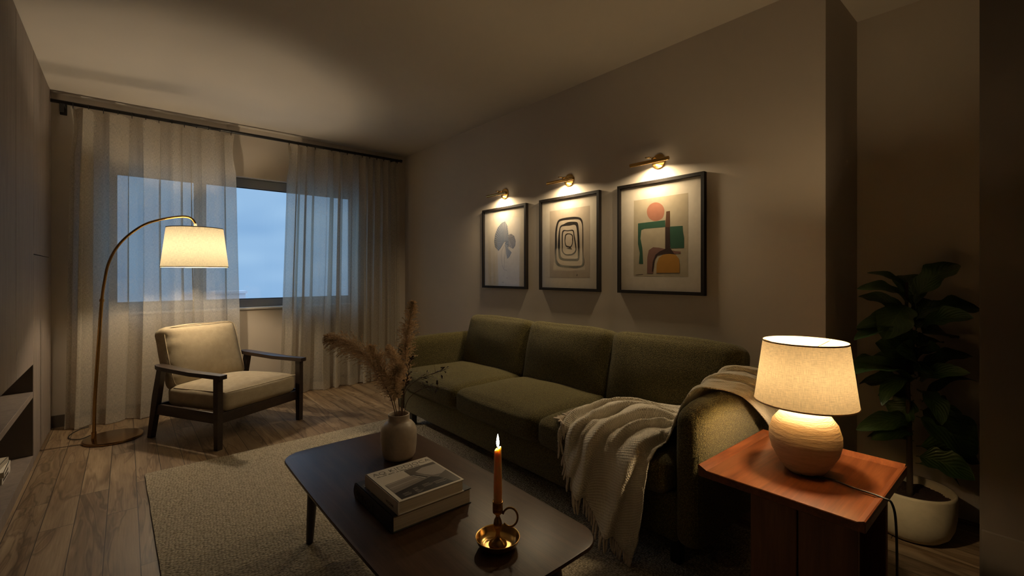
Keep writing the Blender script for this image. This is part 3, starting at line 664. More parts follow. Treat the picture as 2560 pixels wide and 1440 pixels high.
bm = bmesh.new(); box(bm, (.585, .96, .335), (.603, 1.975, .377)); box(bm, (.962, .96, .335), (.98, 1.975, .377)); box(bm, (.603, .96, .335), (.962, .978, .377)); box(bm, (.603, 1.957, .335), (.962, 1.975, .377)); wobj('apron', bm, M_darkwood, t)
for tx, ty, fx, fy in ((.594, 1.965, .602, 2.055), (.971, 1.965, .968, 2.055), (.594, .97, .600, .885), (.971, .97, .968, .885)):
    bm = bmesh.new(); tube(bm, spline([(tx, ty, .378), ((tx+fx)/2, (ty+fy)/2, .195), (fx, fy, .0135)], 8), [.021, .0215, .021, .020, .0185, .017, .0155, .014], 16); wobj('leg', bm, M_darkwood, t, auto=R(40))

# vase and dried stems
VX, VY = .872, 1.762
t = thing('ceramic_vase', 'cream ceramic vase with a short collar neck at the back of the coffee table', 'vase', (VX, VY, TZ))
bm = bmesh.new()
lathe(bm, [(0, 0), (.045, 0), (.060, .004), (.0685, .018), (.0725, .05), (.0745, .085), (.0735, .112), (.068, .132), (.056, .1465), (.046, .152), (.042, .157), (.0415, .165), (.0435, .176), (.0440, .181), (.0420, .183), (.039, .180), (.038, .16), (.046, .148), (.062, .125), (.064, .06), (.055, .012), (0, .010)], 56)
obj('vase_body', bm, M_vase, t, smooth=True)
def plume(i, path, frac, wid):
    rnd = random.Random(i*11+3); P = spline(path, 60); o0 = Vector(path[0]); mats = [M_pampas, M_stem]
    bm = bmesh.new()
    tube(bm, P, [.0022-.0012*k/59 for k in range(60)], 5)
    for f in bm.faces: f.material_index = 1
    n0 = int(60*frac)
    for k in range(560):
        u = frac+(1-frac)*rnd.random()**.9*.985; x = u*59; a = int(x); p = P[a].lerp(P[min(a+1, 59)], x-a)
        tan = (P[min(a+2, 59)]-P[max(a-2, 0)]).normalized()
        s = (u-frac)/(1-frac); env = wid*1.25*(math.sin(math.pi*min(1, s**.8*.84+.14)))**.85
        sd = tan.orthogonal().normalized(); sd = Matrix.Rotation(rnd.uniform(0, 2*math.pi), 3, tan) @ sd
        ln = env*rnd.uniform(.5, 2.1); dr = (tan*rnd.uniform(.7, 1.4)+sd*rnd.uniform(.45, 1.1)).normalized()
        q = [p, p+dr*ln*.4+Vector((0, 0, .002)), p+dr*ln*.75-Vector((0, 0, ln*.06)), p+dr*ln-Vector((0, 0, ln*.22))]
        q = [catmull(q, j/5) for j in range(6)]
        # a spikelet: a thin stalk carrying husk-like bristles
        for j in range(5):
            c0, c1 = q[j], q[j+1]; tt = (c1-c0).normalized(); so = tt.orthogonal().normalized()
            for b in range(3):
                ax = Matrix.Rotation(rnd.uniform(0, 6.28), 3, tt) @ so
                e = c0+(tt*rnd.uniform(.7, 1.2)+ax*rnd.uniform(.2, .6)).normalized()*rnd.uniform(.006, .014); w = tt.cross(ax)*.0011
                m_ = (c0+e)/2
                f = bm.faces.new([bm.verts.new(c0), bm.verts.new(m_+w), bm.verts.new(e), bm.verts.new(m_-w)])
            w = so*.0005; bm.faces.new([bm.verts.new(c0-w), bm.verts.new(c0+w), bm.verts.new(c1+w), bm.verts.new(c1-w)])
    me = bpy.data.meshes.new('pampas_plume'); bmesh.ops.translate(bm, vec=-o0, verts=bm.verts); bm.to_mesh(me); bm.free()
    o = link('pampas_plume', me, mats); o.location = o0; return o
pl_lab = ['dried pampas plume leaning furthest left out of the vase', 'darker pampas plume just right of the leftmost one, in the vase', 'tallest pampas plume standing upright in the vase', 'small thin pampas plume left of the tallest one', 'short fluffy pampas plume low over the vase mouth']
for i, (p, f, w) in enumerate(PLUMES): tag(plume(i, p, f, w), pl_lab[i], 'pampas grass', 'dried pampas plumes in the vase')
def smallleaf(bm, p, d, up, ln, w):
    d = d.normalized(); s = d.cross(up); s = s.normalized() if s.length > 1e-4 else d.orthogonal().normalized(); n = s.cross(d)
    a = [(0, 0), (.25, .7), (.55, 1), (.82, .6), (1, 0)]; Lf = []; Rt = []; Md = []
    for u, v in a:
        c = p+d*ln*u-Vector((0, 0, ln*.25*u*u)); Md.append(bm.verts.new(c)); Lf.append(bm.verts.new(c+s*w*v*.5+n*w*.15*v)); Rt.append(bm.verts.new(c-s*w*v*.5+n*w*.15*v))
    for k in range(4):
        for Q in ((Md[k], Lf[k], Lf[k+1], Md[k+1]), (Md[k], Md[k+1], Rt[k+1], Rt[k])):
            try: bm.faces.new(Q)
            except ValueError: pass
tw_lab = ['thin dark leafed dried twig reaching right over the sofa', 'short upright dried twig with dark curled leaves in the vase', 'bare-looking low dried twig arching right from the vase']
for i, p in enumerate(TWIG):
    rnd = random.Random(i+40); P = spline(p, 30); o0 = Vector(p[0]); bm = bmesh.new(); tube(bm, P, .0013, 5)
    for f in bm.faces: f.material_index = 1
    for k in range((30, 34, 14)[i]):
        a = rnd.randint(int(30*(.55, .4, .6)[i]), 29); tan = (P[min(a+1, 29)]-P[a-1]).normalized(); d = (tan*.8+Vector((rnd.uniform(-1, 1), rnd.uniform(-1, 1), rnd.uniform(-.6, 1)))).normalized()
        st = P[a]+d*rnd.uniform(.004, .025); tube(bm, [P[a], st], .0006, 4)
        smallleaf(bm, st, d, Vector((rnd.uniform(-.5, .5), rnd.uniform(-.5, .5), 1)), rnd.uniform(.016, .028), rnd.uniform(.007, .011))
    bmesh.ops.translate(bm, vec=-o0, verts=bm.verts)
    o = obj('dried_twig', bm, [M_dryleaf, M_stem]); o.location = o0; tag(o, tw_lab[i], 'twig', 'dried leaf twigs in the vase')

# candle holder and candle
CX, CY = .799, 1.004
t = thing('brass_candle_holder', 'brass chamberstick with round dish and ring handle at the front of the coffee table', 'candle holder', (CX, CY, TZ), R(-40.3))
bm = bmesh.new(); lathe(bm, [(0, .003), (.036, .001), (.040, 0), (.050, .006), (.0585, .017), (.0615, .0265), (.0630, .0285), (.0618, .030), (.0595, .027), (.0555, .0165), (.047, .0085), (.036, .006), (.022, .007), (0, .007)], 56); obj('dish', bm, M_brass, t, smooth=True)
bm = bmesh.new(); lathe(bm, [(0, .0072), (.026, .0072), (.0245, .011), (.014, .018), (.008, .026), (.0058, .034), (.0060, .042), (.0098, .052), (.0122, .063), (.0105, .074), (.0062, .083), (.0058, .088), (.0105, .0925), (.0142, .096), (.0146, .108), (.0142, .1235), (.0152, .1255), (.0152, .1275), (.0118, .1275), (.0112, .118), (.0, .116)], 40); obj('stem', bm, M_brassdk, t, smooth=True)
bm = bmesh.new(); tube(bm, [(.0345+.0215*math.cos(a), 0, .082+.0265*math.sin(a)) for a in [R(160-k*300/26) for k in range(27)]], .0029, 10); obj('handle', bm, M_brassdk, t, smooth=True)
t = thing('taper_candle', 'lit amber taper candle standing in the brass holder', 'candle', (CX, CY, TZ+.1165))
bm = bmesh.new(); n = 28; rg = []
for r, z in [(0, 0), (.0100, 0), (.0116, .012), (.0120, .03), (.0113, .09), (.0104, .135), (.0098, .158), (.0080, .160), (.0030, .154), (0, .153)]:
    if r == 0: rg.append([bm.verts.new((0, 0, z))]); continue
    rr = []
    for a in range(n):
        x, y = r*math.cos(2*math.pi*a/n), r*math.sin(2*math.pi*a/n); zz = z
        if z > .15: zz += (x*.7627-y*.6468)*.60*(1 if z > .157 else .5)
        rr.append(bm.verts.new((x, y, zz)))
    rg.append(rr)
for A, B in zip(rg, rg[1:]):
    for a in range(n):
        b = (a+1) % n
        if len(A) == 1: bm.faces.new((A[0], B[b], B[a]))
        elif len(B) == 1: bm.faces.new((A[a], A[b], B[0]))
        else: bm.faces.new((A[a], A[b], B[b], B[a]))
obj('wax_taper', bm, M_wax, t, smooth=True)
bm = bmesh.new(); tube(bm, [(0, 0, .150), (-.0005, 0, .160), (-.001, .0005, .166)], .0009, 6); obj('wick', bm, M_black, t)
bm = bmesh.new(); lathe(bm, [(0, .1635), (.0022, .1655), (.0036, .171), (.0040, .177), (.0030, .186), (.0014, .194), (0, .200)], 20); obj('flame', bm, M_flame, t, smooth=True)

# ================================================================== ARMCHAIR  (local x = across, local y = back)
t = thing('lounge_armchair', 'beige cushioned lounge armchair with dark wood frame by the window', 'armchair', (.7625, 3.7265, 0), R(29))
def prism(bm, poly, axis, a, b, M=None):
    def mk(p, h): 
        v = {'x': (h, p[0], p[1]), 'y': (p[0], h, p[1]), 'z': (p[0], p[1], h)}[axis]; return bm.verts.new(M @ Vector(v) if M else v)
    A = [mk(p, a) for p in poly]; B = [mk(p, b) for p in poly]
    for i in range(len(A)): bm.faces.new((A[i], A[(i+1) % len(A)], B[(i+1) % len(A)], B[i]))
    bm.faces.new(A); bm.faces.new(B[::-1])
def bev(bm, w, seg=2):
    es = [e for e in bm.edges if len(e.link_faces) == 2 and e.calc_face_angle(0) > R(30)]
    bmesh.ops.recalc_face_normals(bm, faces=bm.faces); bmesh.ops.bevel(bm, geom=es, offset=w, segments=seg, profile=.5, affect='EDGES')
for s in (-1, 1):
    bm = bmesh.new(); prism(bm, [(-.019, 0), (.015, 0), (.021, .24), (.021, .478), (-.023, .478), (-.023, .24)], 'x', s*.34-.018, s*.34+.018); bev(bm, .004); obj('leg', bm, M_darkwood, t, auto=R(40))
    bm = bmesh.new(); prism(bm, [(.655, 0), (.693, 0), (.640, .30), (.588, .498), (.540, .498), (.592, .25)], 'x', s*.34-.017, s*.34+.017); bev(bm, .004); obj('leg', bm, M_darkwood, t, auto=R(40))
    bm = bmesh.new()
    out = [(-.048, .000), (-.052, .025), (-.048, .052), (.25, .056), (.50, .060), (.570, .060), (.608, .046), (.620, .020), (.606, -.006), (.55, -.014), (.25, -.006)]
    A = []; B = []
    for y, w in out:
        z = .500+.024*(y/.6)-.010*math.sin(math.pi*max(0, min(1, y/.6))); x = s*(.312+w)
        A.append(bm.verts.new((x, y, z))); B.append(bm.verts.new((x, y, z-.027)))
    for i in range(len(A)): bm.faces.new((A[i], A[(i+1) % len(A)], B[(i+1) % len(A)], B[i]))
    bm.faces.new(A); bm.faces.new(B[::-1]); bev(bm, .004); obj('armrest', bm, M_darkwood, t, auto=R(40))
    bm = bmesh.new(); box(bm, (s*.34-.011, .01, .172), (s*.34+.011, .635, .246), .004, 2); obj('side_rail', bm, M_darkwood, t, auto=R(40))
bm = bmesh.new(); box(bm, (-.33, .004, .165), (.33, .028, .236), .004, 2); obj('front_rail', bm, M_darkwood, t, auto=R(40))
bm = bmesh.new(); box(bm, (-.33, .585, .18), (.33, .607, .25), .004, 2); obj('rear_rail', bm, M_darkwood, t, auto=R(40))
bm = bmesh.new()
Mb = Matrix.Translation((0, .585, .26)) @ Matrix.Rotation(R(-18), 4, 'X')
for x in (-.20, -.07, .07, .20): box(bm, (x-.016, .06, 0), (x+.016, .078, .42), .003, 1, M=Mb)
box(bm, (-.22, .055, .34), (.22, .080, .40), .004, 1, M=Mb); obj('back_frame', bm, M_darkwood, t, auto=R(40))
bm = cushion((.60, .595, .142), .042, (.006, .016, .040), 14, 21, .004)
Ms = Matrix.Translation((0, .285, .300)) @ Matrix.Rotation(R(-1.5), 4, 'X'); bmesh.ops.transform(bm, matrix=Ms, verts=bm.verts)
c = obj('seat_cushion', bm, M_chair, t, smooth=True)
bm = bmesh.new(); pp = [Ms @ Vector((x*.288, y*.286-.0, .060)) for x, y in ((-1, .8), (-1, 0), (-1, -.93), (-.93, -1.03), (0, -1.06), (.93, -1.03), (1, -.93), (1, 0), (1, .8))]; tube(bm, spline(pp, 60), .0032, 6); obj('piping', bm, M_piping, c, smooth=True)
bm = cushion((.580, .130, .460), .052, (.006, .040, .010), 14, 33, .008)
Mc = Matrix.Translation((0, .634, .548)) @ Matrix.Rotation(R(-17.5), 4, 'X')
for v in bm.verts:  # pinched creases along the left edge
    if v.co.y < 0 and v.co.x < -.15: v.co.y += .007*math.sin(v.co.z*55)*((-.15-v.co.x)/.13)
bmesh.ops.transform(bm, matrix=Mc, verts=bm.verts); c = obj('back_cushion', bm, M_chair, t, smooth=True)
bm = bmesh.new(); pp = [Mc @ Vector((x*.281, -.052, z*.222)) for x, z in ((-.72, -.99), (-.93, -.92), (-.985, -.75), (-1, 0), (-.985, .75), (-.93, .93), (-.74, .99), (0, 1.02), (.74, .99), (.93, .93), (.985, .75), (1, 0), (.985, -.75), (.93, -.92), (.72, -.99))]; tube(bm, spline(pp, 80), .0032, 6); obj('piping', bm, M_piping, c, smooth=True)

# ================================================================== FLOOR LAMP
t = thing('arc_floor_lamp', 'arched brass floor lamp with cream drum shade over the armchair', 'floor lamp', (-.067, 4.29, 0))
bm = bmesh.new(); lathe(bm, [(0, .0005), (.160, .0005), (.166, .004), (.167, .014), (.164, .0185), (.155, .020), (0, .020)], 72); obj('base', bm, M_copper, t, auto=R(40))
a = R(-9); ux, uy = math.cos(a), math.sin(a); FB = Vector((-.165, 4.27))
rz = [(-.004, .02), (.001, .295), (.019, .653), (.038, .986), (.053, 1.125), (.072, 1.237), (.113, 1.345), (.176, 1.437), (.268, 1.522), (.36, 1.565), (.455, 1.591), (.516, 1.597), (.552, 1.583), (.571, 1.550), (.573, 1.525)]
P3 = [(FB.x+r*ux, FB.y+r*uy, z) for r, z in rz]
P = spline(P3, 90)
bm = bmesh.new(); tube(bm, P, [.0105 if p.z < .99 and i < 40 else .0088 for i, p in enumerate(P)], 14); wobj('arc_pole', bm, M_brassdk, t, smooth=True)
bm = bmesh.new(); j = P3[3]; tube(bm, [(j[0]-.0008, j[1], j[2]-.012), (j[0], j[1], j[2]), (j[0]+.0012, j[1], j[2]+.006)], .0135, 16); wobj('collar', bm, M_brassdk, t, auto=R(40))
bm = bmesh.new(); tube(bm, [(P3[0][0], P3[0][1], .019), (P3[0][0], P3[0][1], .075)], .014, 16); wobj('pole_socket', bm, M_brassdk, t, auto=R(40))
LX, LY = P3[-1][0], P3[-1][1]
def shade(parent, cx, cy, z0, z1, r0, r1, m, mt, seg=64, trim=.006):
    pts = []; uv = []
    for i in range(seg+1):
        an = 2*math.pi*i/seg; row = []; ru = []
        for k in range(9):
            q = k/8; r = r0+(r1-r0)*q; row.append((cx+r*math.cos(an), cy+r*math.sin(an), z0+(z1-z0)*q)); ru.append((an*r0+2, z0+(z1-z0)*q))
        pts.append(row); uv.append(ru)
    bm = quadmesh(pts, seg+1, 9, uv); s = wobj('lamp_shade', bm, m, parent, smooth=True)
    for z, r in ((z0, r0), (z1, r1)):
        bm = bmesh.new()
        ring = [[(cx+(r+d)*math.cos(2*math.pi*i/seg), cy+(r+d)*math.sin(2*math.pi*i/seg), z+h) for d, h in ((-.0012, -trim/2), (.0012, -trim/2), (.0012, trim/2), (-.0012, trim/2))] for i in range(seg)]
        V = [[bm.verts.new(p) for p in rr] for rr in ring]
        for i in range(seg):
            for k in range(4): bm.faces.new((V[i][k], V[(i+1) % seg][k], V[(i+1) % seg][(k+1) % 4], V[i][(k+1) % 4]))
        bmesh.ops.transform(bm, matrix=wmat(s).inverted(), verts=bm.verts); obj('edge_trim', bm, mt, s)
    return s
s = shade(t, LX, LY, 1.220, 1.512, .2137, .180, M_shade_f, M_trimf, trim=.006)
bm = bmesh.new(); tube(bm, [(LX, LY, 1.555), (LX, LY, 1.43)], .007, 12); tube(bm, [(LX, LY, 1.44), (LX, LY, 1.385)], .016, 16)
for k in range(3):
    an = 2*math.pi*k/3+.5; tube(bm, [(LX, LY, 1.506), (LX+.178*math.cos(an), LY+.178*math.sin(an), 1.508)], .0016, 6)
wobj('bulb_holder', bm, M_brass, t, auto=R(40))
bm = bmesh.new(); tube(bm, [(LX, LY, 1.548), (LX, LY, 1.528)], .0098, 14); wobj('white_ferrule', bm, M_sill, t, auto=R(40))
bulb(t, (LX+.067, LY-4.29, 1.350), .03, P_FLOOR, WARM_F)
bm = bmesh.new(); tube(bm, spline(CORD1, 40), .003, 6); o = wobj('power_cord', bm, M_cord, t, smooth=True)

# ================================================================== SIDE TABLE
ST = .5
t = thing('wooden_side_table', 'square reddish wood side table beside the near end of the sofa', 'side table', (1.772, .548, 0))
x0, x1, y0, y1 = 1.500, 2.050, .315, .780
bm = bmesh.new(); box(bm, (x0, y0, ST-.026), (x1, y1, ST), .002, 1); wobj('tabletop', bm, M_cherry, t)
bm = bmesh.new()
# raised sloping lip on three sides
prism(bm, [(y1, ST-.0001), (y1, ST+.012), (y1-.004, ST+.013), (y1-.030, ST-.0001)], 'x', x0, x1)
prism(bm, [(y0, ST-.0001), (y0, ST+.006), (y0+.004, ST+.007), (y0+.020, ST-.0001)], 'x', x0, x1)
prism(bm, [(x1, ST-.0001), (x1, ST+.012), (x1-.004, ST+.013), (x1-.030, ST-.0001)], 'y', y0+.004, y1-.004)
wobj('raised_lip', bm, M_cherry, t)
for a, b in ((.350, .500), (.504, .640)):
    bm = bmesh.new(); box(bm, (1.58, a, .0135), (1.605, b, ST-.026), .002, 1); wobj('leg_panel', bm, M_cherrydk, t)
bm = bmesh.new(); box(bm, (1.605, .485, .0135), (1.93, .510, ST-.026), .001, 1); wobj('centre_panel', bm, M_cherrydk, t)
bm = bmesh.new(); box(bm, (1.93, .350, .0135), (1.955, .640, ST-.026), .002, 1); wobj('leg_panel', bm, M_cherrydk, t)

# table lamp
TX, TY = 1.757, .536
t = thing('table_lamp', 'round stoneware table lamp with tapered linen shade on the side table', 'table lamp', (TX, TY, ST))
bm = bmesh.new()
lathe(bm, [(0, .0), (.050, .0), (.058, .006), (.080, .036), (.098, .070), (.1065, .105), (.1060, .130), (.096, .165), (.076, .192), (.054, .207), (.040, .213), (.034, .216), (.0, .216)], 64); obj('lamp_body', bm, M_terra, t, smooth=True)
s = shade(t, TX, TY, .733, .938, .1516, .125, M_shade_t, M_trim, trim=.005)
bm = bmesh.new(); tube(bm, [(0, 0, .216), (0, 0, .262)], .010, 12); tube(bm, [(0, 0, .250), (0, 0, .285)], .014, 16); obj('bulb_socket', bm, M_brass, t, auto=R(40))
bm = bmesh.new()
for k in range(3):
    an = R(100+120*k); tube(bm, spline([(.0, 0, .410), (.05*math.cos(an), .05*math.sin(an), .414), (.122*math.cos(an), .122*math.sin(an), .434)], 8), .0012, 6)
lathe(bm, [(.0, .406), (.012, .406), (.012, .412), (0, .412)], 16)
for k in (0, 1): tube(bm, spline([(.012 if k else -.012, 0, .285), (.05 if k else -.05, 0, .34), (.006 if k else -.006, 0, .408)], 14), .0012, 6)
obj('shade_frame', bm, M_brassdk, t)
bulb(t, (0, 0, .325), .026, P_TABLE, WARM)
bm = bmesh.new(); tube(bm, spline(CORD2, 60), .0032, 8); wobj('power_cord', bm, M_cord, t, smooth=True)

# ================================================================== PICTURES AND PICTURE LIGHTS
def smooth_loop(P, n=4):
    k = len(P); out = []
    for i in range(k):
        p0, p1, p2, p3 = (Vector(P[(i+d) % k]) for d in (-1, 0, 1, 2))
        for j in range(n):
            f = j/n; v = .5*((2*p1)+(p2-p0)*f+(2*p0-5*p1+4*p2-p3)*f*f+(3*p1-p0-3*p2+p3)*f**3); out.append((v.x, v.y))
    return out
M_mat = paper('mat_board', (.62, .56, .47)); M_ppr = paper('print_paper', (.42, .36, .26)); M_ppr2 = paper('print_paper_grey', (.44, .37, .29))
def ink(n, c): return paper(n, c)
def ringpoly(bm, O, I, z, mi, mp, n=56, holes=()):
    c = Vector((sum(p[0] for p in O)/len(O), sum(p[1] for p in O)/len(O)))
    def dist(poly, a):
        d = Vector((math.cos(a), math.sin(a))); best = .01
        for k in range(len(poly)):
            A = Vector(poly[k])-c; B = Vector(poly[(k+1) % len(poly)])-c; e = B-A; den = d.x*e.y-d.y*e.x
            if abs(den) < 1e-9: continue
            tt = (A.x*e.y-A.y*e.x)/den; uu = (A.x*d.y-A.y*d.x)/den
            if tt > 0 and -.001 <= uu <= 1.001: best = max(best, tt)
        return c+d*best
    V = []
    for k in range(n):
        a = 2*math.pi*k/n; p, q = dist(O, a), dist(I, a)
        tk = .0075+.0035*math.sin(a*3+mi+len(O)); q = p+(c-p).normalized()*tk if (p-q).length < tk else q
        V.append((bm.verts.new(mp(Vector((p.x, p.y, z)))), bm.verts.new(mp(Vector((q.x, q.y, z))))))
    for k in range(n): bm.faces.new((V[k][0], V[(k+1) % n][0], V[(k+1) % n][1], V[k][1])).material_index = mi
def picture(yc, label):
    t = thing('framed_picture', label, 'picture', (2.5, yc, 1.394), 0, 'black framed pictures above the sofa')
    W2, H2, b, D = .2955, .350, .0195, .031
    mp = lambda p: Vector((-p.z, -p.x, p.y))    # (right, up, out of wall) -> local
    bm = bmesh.new()
    for lo, hi in (((-W2, -H2), (W2, -H2+b)), ((-W2, H2-b), (W2, H2)), ((-W2, -H2+b), (-W2+b, H2-b)), ((W2-b, -H2+b), (W2, H2-b))):
        vs = box(bm, (lo[0], lo[1], .001), (hi[0], hi[1], D))
        for v in vs: v.co = mp(v.co)
    obj('frame', bm, M_frame, t)
    bm = bmesh.new(); vs = box(bm, (-W2+b-.001, -H2+b-.001, .010), (W2-b+.001, H2-b+.001, .0135))
    for v in vs: v.co = mp(v.co)
    mb = obj('mat_board', bm, M_mat, t)
    bm = bmesh.new(); vs = box(bm, (-W2+b-.001, -H2+b-.001, .0225), (W2-b+.001, H2-b+.001, .0240))
    for v in vs: v.co = mp(v.co)
    obj('glass', bm, M_pglass, t)
    return t, mp
t, mp = picture(3.037, 'framed print of a fan-leafed botanical, leftmost of the three above the sofa')
bm = bmesh.new(); z = .0142; flat(bm, [(-.27, -.325), (.27, -.325), (.27, .325), (-.27, .325)], .0138, 4, mp)
flat(bm, L1a, z, 0, mp); flat(bm, L1b, z+.0002, 1, mp); flat(bm, L1c, z, 0, mp)
c0 = Vector((-.005, .020))
for P_, mi, cc in ((L1a, 2, (-.006, -.002)), (L1b, 2, (.045, .045)), (L1c, 2, (.02, .02))):
    cc = Vector(L1a[0]) if P_ is L1a else Vector(P_[0])
    for k in range(len(P_)-1):
        for f in (0, .33, .66):
            e = Vector(P_[k]).lerp(Vector(P_[k+1]), f); d = (e-cc)
            if d.length < .02: continue
            s_ = Vector((-d.y, d.x)).normalized()*.0018; flat(bm, [tuple(cc), tuple(e*.97+cc*.03-s_), tuple(e*.97+cc*.03+s_)], z+.0005, mi, mp)
for st in (st1, st2):
    for A, B in zip(st, st[1:]):
        A, B = Vector(A), Vector(B); d = (B-A).normalized(); s_ = Vector((-d.y, d.x))*.0011; flat(bm, [tuple(A-s_), tuple(B-s_), tuple(B+s_), tuple(A+s_)], z, 3, mp)
for a, b, l in ((.03, -.262, .02), (-.03, -.30, .03)): flat(bm, [(a, b), (a+l, b), (a+l, b+.002), (a, b+.002)], z, 3, mp)
obj('artwork', bm, [ink('slate_blue_wash', (.17, .185, .215)), ink('grey_brown_wash', (.15, .13, .11)), ink('pale_vein', (.46, .44, .41)), ink('pencil_grey', (.16, .14, .12)), M_mat], t)
t, mp = picture(2.289, 'framed print of black nested rounded outlines, the middle of three above the sofa')
bm = bmesh.new(); flat(bm, P2, .0140, 1, mp)
for O, I in ((R1o, R1i), (R2o, R2i), (R3o, R3i), (R4o, R4i)): ringpoly(bm, smooth_loop(O), smooth_loop(I), .0143, 0, mp, 96)
flat(bm, R5, .0145, 0, mp); flat(bm, [(.08, -.235), (.09, -.225), (.084, -.245)], .0145, 0, mp)
obj('artwork', bm, [ink('brushed_black_ink', (.018, .014, .012)), M_ppr2], t)
t, mp = picture(1.544, 'framed abstract of green, pink and ochre shapes, nearest and rightmost above the sofa')
bm = bmesh.new()
for k, (pp, mi) in enumerate(((P3_, 0), (smooth_loop(C3), 1), (G3, 2), (S3, 2), (B3, 3), (M3, 4), (D3, 5), (Y3, 6))): flat(bm, pp, .0140+.0002*k, mi, mp)
flat(bm, [(-.165, -.232), (-.11, -.228), (-.11, -.231), (-.165, -.235)], .0142, 5, mp)
obj('artwork', bm, [M_ppr, ink('terracotta_pink', (.36, .155, .10)), ink('deep_green', (.035, .095, .060)), ink('brown_bar', (.10, .048, .027)), ink('mauve_brown', (.20, .105, .085)), ink('dark_umber', (.045, .026, .022)), ink('ochre_yellow', (.44, .22, .045))], t)
def picture_light(yc, label):
    t = thing('picture_light', label, 'picture light', (2.5, yc, 1.858), 0, 'brass picture lights above the frames')
    bm = bmesh.new(); lathe(bm, [(0, .001), (.044, .001), (.046, .003), (.046, .009), (.044, .012), (.02, .016), (0, .016)], 40, Matrix.Rotation(R(-90), 4, 'Y')); obj('wall_plate', bm, M_brass, t, auto=R(30))
    bm = bmesh.new(); tube(bm, spline([(-.014, 0, .004), (-.05, 0, .016), (-.078, 0, .004)], 10), .0055, 10); tube(bm, [(-.052, .03, .022), (-.056, .062, .026)], .004, 8); tube(bm, [(-.05, 0, .016), (-.052, .03, .022)], .003, 8); obj('arm', bm, M_brass, t, smooth=True)
    bm = bmesh.new(); tube(bm, [(-.082, -.112, -.012), (-.082, .152, -.012)], .0115, 24); obj('tube', bm, M_brass, t, auto=R(40))
    bm = bmesh.new(); box(bm, (-.0715, -.085, -.0190), (-.0700, .090, -.0090)); obj('light_strip', bm, M_strip, t)
    ld = bpy.data.lights.new('picture_light_beam', 'AREA'); ld.shape = 'RECTANGLE'; ld.size = .20; ld.size_y = .012; ld.energy = P_PICT; ld.color = WARM2; ld.spread = R(165)
    lo = bpy.data.objects.new('picture_light_beam', ld); C.objects.link(lo); lo.location = (2.5-.080, yc+.01, 1.858-.0255)
    d = Vector((.10, 0, -1)); lo.rotation_euler = d.to_track_quat('-Z', 'X').to_euler()
    return t
for yc, l in ((3.037, 'brass tube picture light over the botanical print'), (2.289, 'brass tube picture light over the black outline print'), (1.549, 'brass tube picture light over the green and ochre abstract')): picture_light(yc, l)

# ================================================================== FIG TREE
PX, PY = 2.695, .405
t = thing('potted_fiddle_fig', 'large-leafed fig plant in a round pale pot inside the wall recess', 'potted plant', (PX, PY, 0))
bm = bmesh.new(); lathe(bm, [(0, .001), (.085, .001), (.112, .010), (.134, .032), (.148, .068), (.155, .115), (.158, .205), (.155, .215), (.148, .215), (.146, .205), (.144, .10), (0, .10)], 64); obj('planter', bm, M_pot, t, smooth=True)
bm = bmesh.new(); bmesh.ops.create_grid(bm, x_segments=40, y_segments=40, size=.15)
for v in bm.verts: v.co.z = .178+.012*noise.noise(v.co*28)
bmesh.ops.delete(bm, geom=[v for v in bm.verts if math.hypot(v.co.x, v.co.y) > .1465], context='VERTS'); obj('soil', bm, M_soil, t, smooth=True)
tr = spline([(PX, PY, .17), (PX-.002, PY+.002, .45), (PX+.006, PY+.010, .75), (PX+.002, PY+.012, 1.13)], 24)
bm = bmesh.new(); tube(bm, tr, [.013-.007*k/23 for k in range(24)], 10); wobj('trunk', bm, M_bark, t, smooth=True)
bm = bmesh.new(); ul = bm.loops.layers.uv.new('UVMap'); rnd = random.Random(5)
extra = []
for k, (b, tip, w) in enumerate(LEAVES):
    if k % 2 == 0:
        b2 = Vector(b)+Vector((0, 0, -.045)); v_ = (Vector(tip)-Vector(b)); v_ = Matrix.Rotation(rnd.choice((-1, 1))*rnd.uniform(.7, 1.3), 3, 'Z') @ v_
        v_.length = min(v_.length, .24); t2 = b2+v_*.9+Vector((0, 0, rnd.uniform(-.03, .03)))
        t2.x = min(t2.x, 2.99); t2.y = max(.20, min(t2.y, .65)); extra.append((b2, t2, w))
for k, (b, tip, w) in enumerate(LEAVES+extra):
    b, tip = Vector(b), Vector(tip); ax = tip-b; ln = ax.length; d = ax.normalized()
    side = d.cross(Vector((0, 0, 1))).normalized(); up = side.cross(d).normalized()
    up = (up+Vector((-.85, -.35, 0))*rnd.uniform(.35, 1.3)); up = (up-d*up.dot(d)).normalized(); side = d.cross(up).normalized()
    tilt = Matrix.Rotation(rnd.uniform(-.35, .35), 3, d); side = tilt @ side; up = tilt @ up
    # turn the blade partly towards the room so it does not read edge-on
    arch = rnd.uniform(.08, .16)*ln; ph = rnd.uniform(0, 6); nu = 16; nv = 9; rows = []
    for i in range(nu+1):
        u = i/nu; c = b+d*ln*u+up*arch*math.sin(math.pi*u)*1.2-Vector((0, 0, 1))*.06*ln*u**3
        f = max(0, (u-.10)/.90); wid = w*.5*1.75*(math.sin(math.pi*min(1, f)**.80)**.62)*(1-.28*math.exp(-((f-.36)/.13)**2)) if f > 0 else .0
        wid = max(wid, .0022)
        r = []
        for j in range(nv):
            q = j/(nv-1)*2-1
            z = .30*wid*abs(q)**1.4+.10*wid*math.sin(u*17+ph+(2 if q > 0 else 0))*abs(q)**2
            r.append((bm.verts.new(c+side*wid*q+up*z), (q, u)))
        rows.append(r)
    for i in range(nu):
        for j in range(nv-1):
            Q = (rows[i][j], rows[i+1][j], rows[i+1][j+1], rows[i][j+1]); f = bm.faces.new([x[0] for x in Q])
            for l, x in zip(f.loops, Q): l[ul].uv = x[1]
wobj('foliage', bm, M_leaf, t, smooth=True)

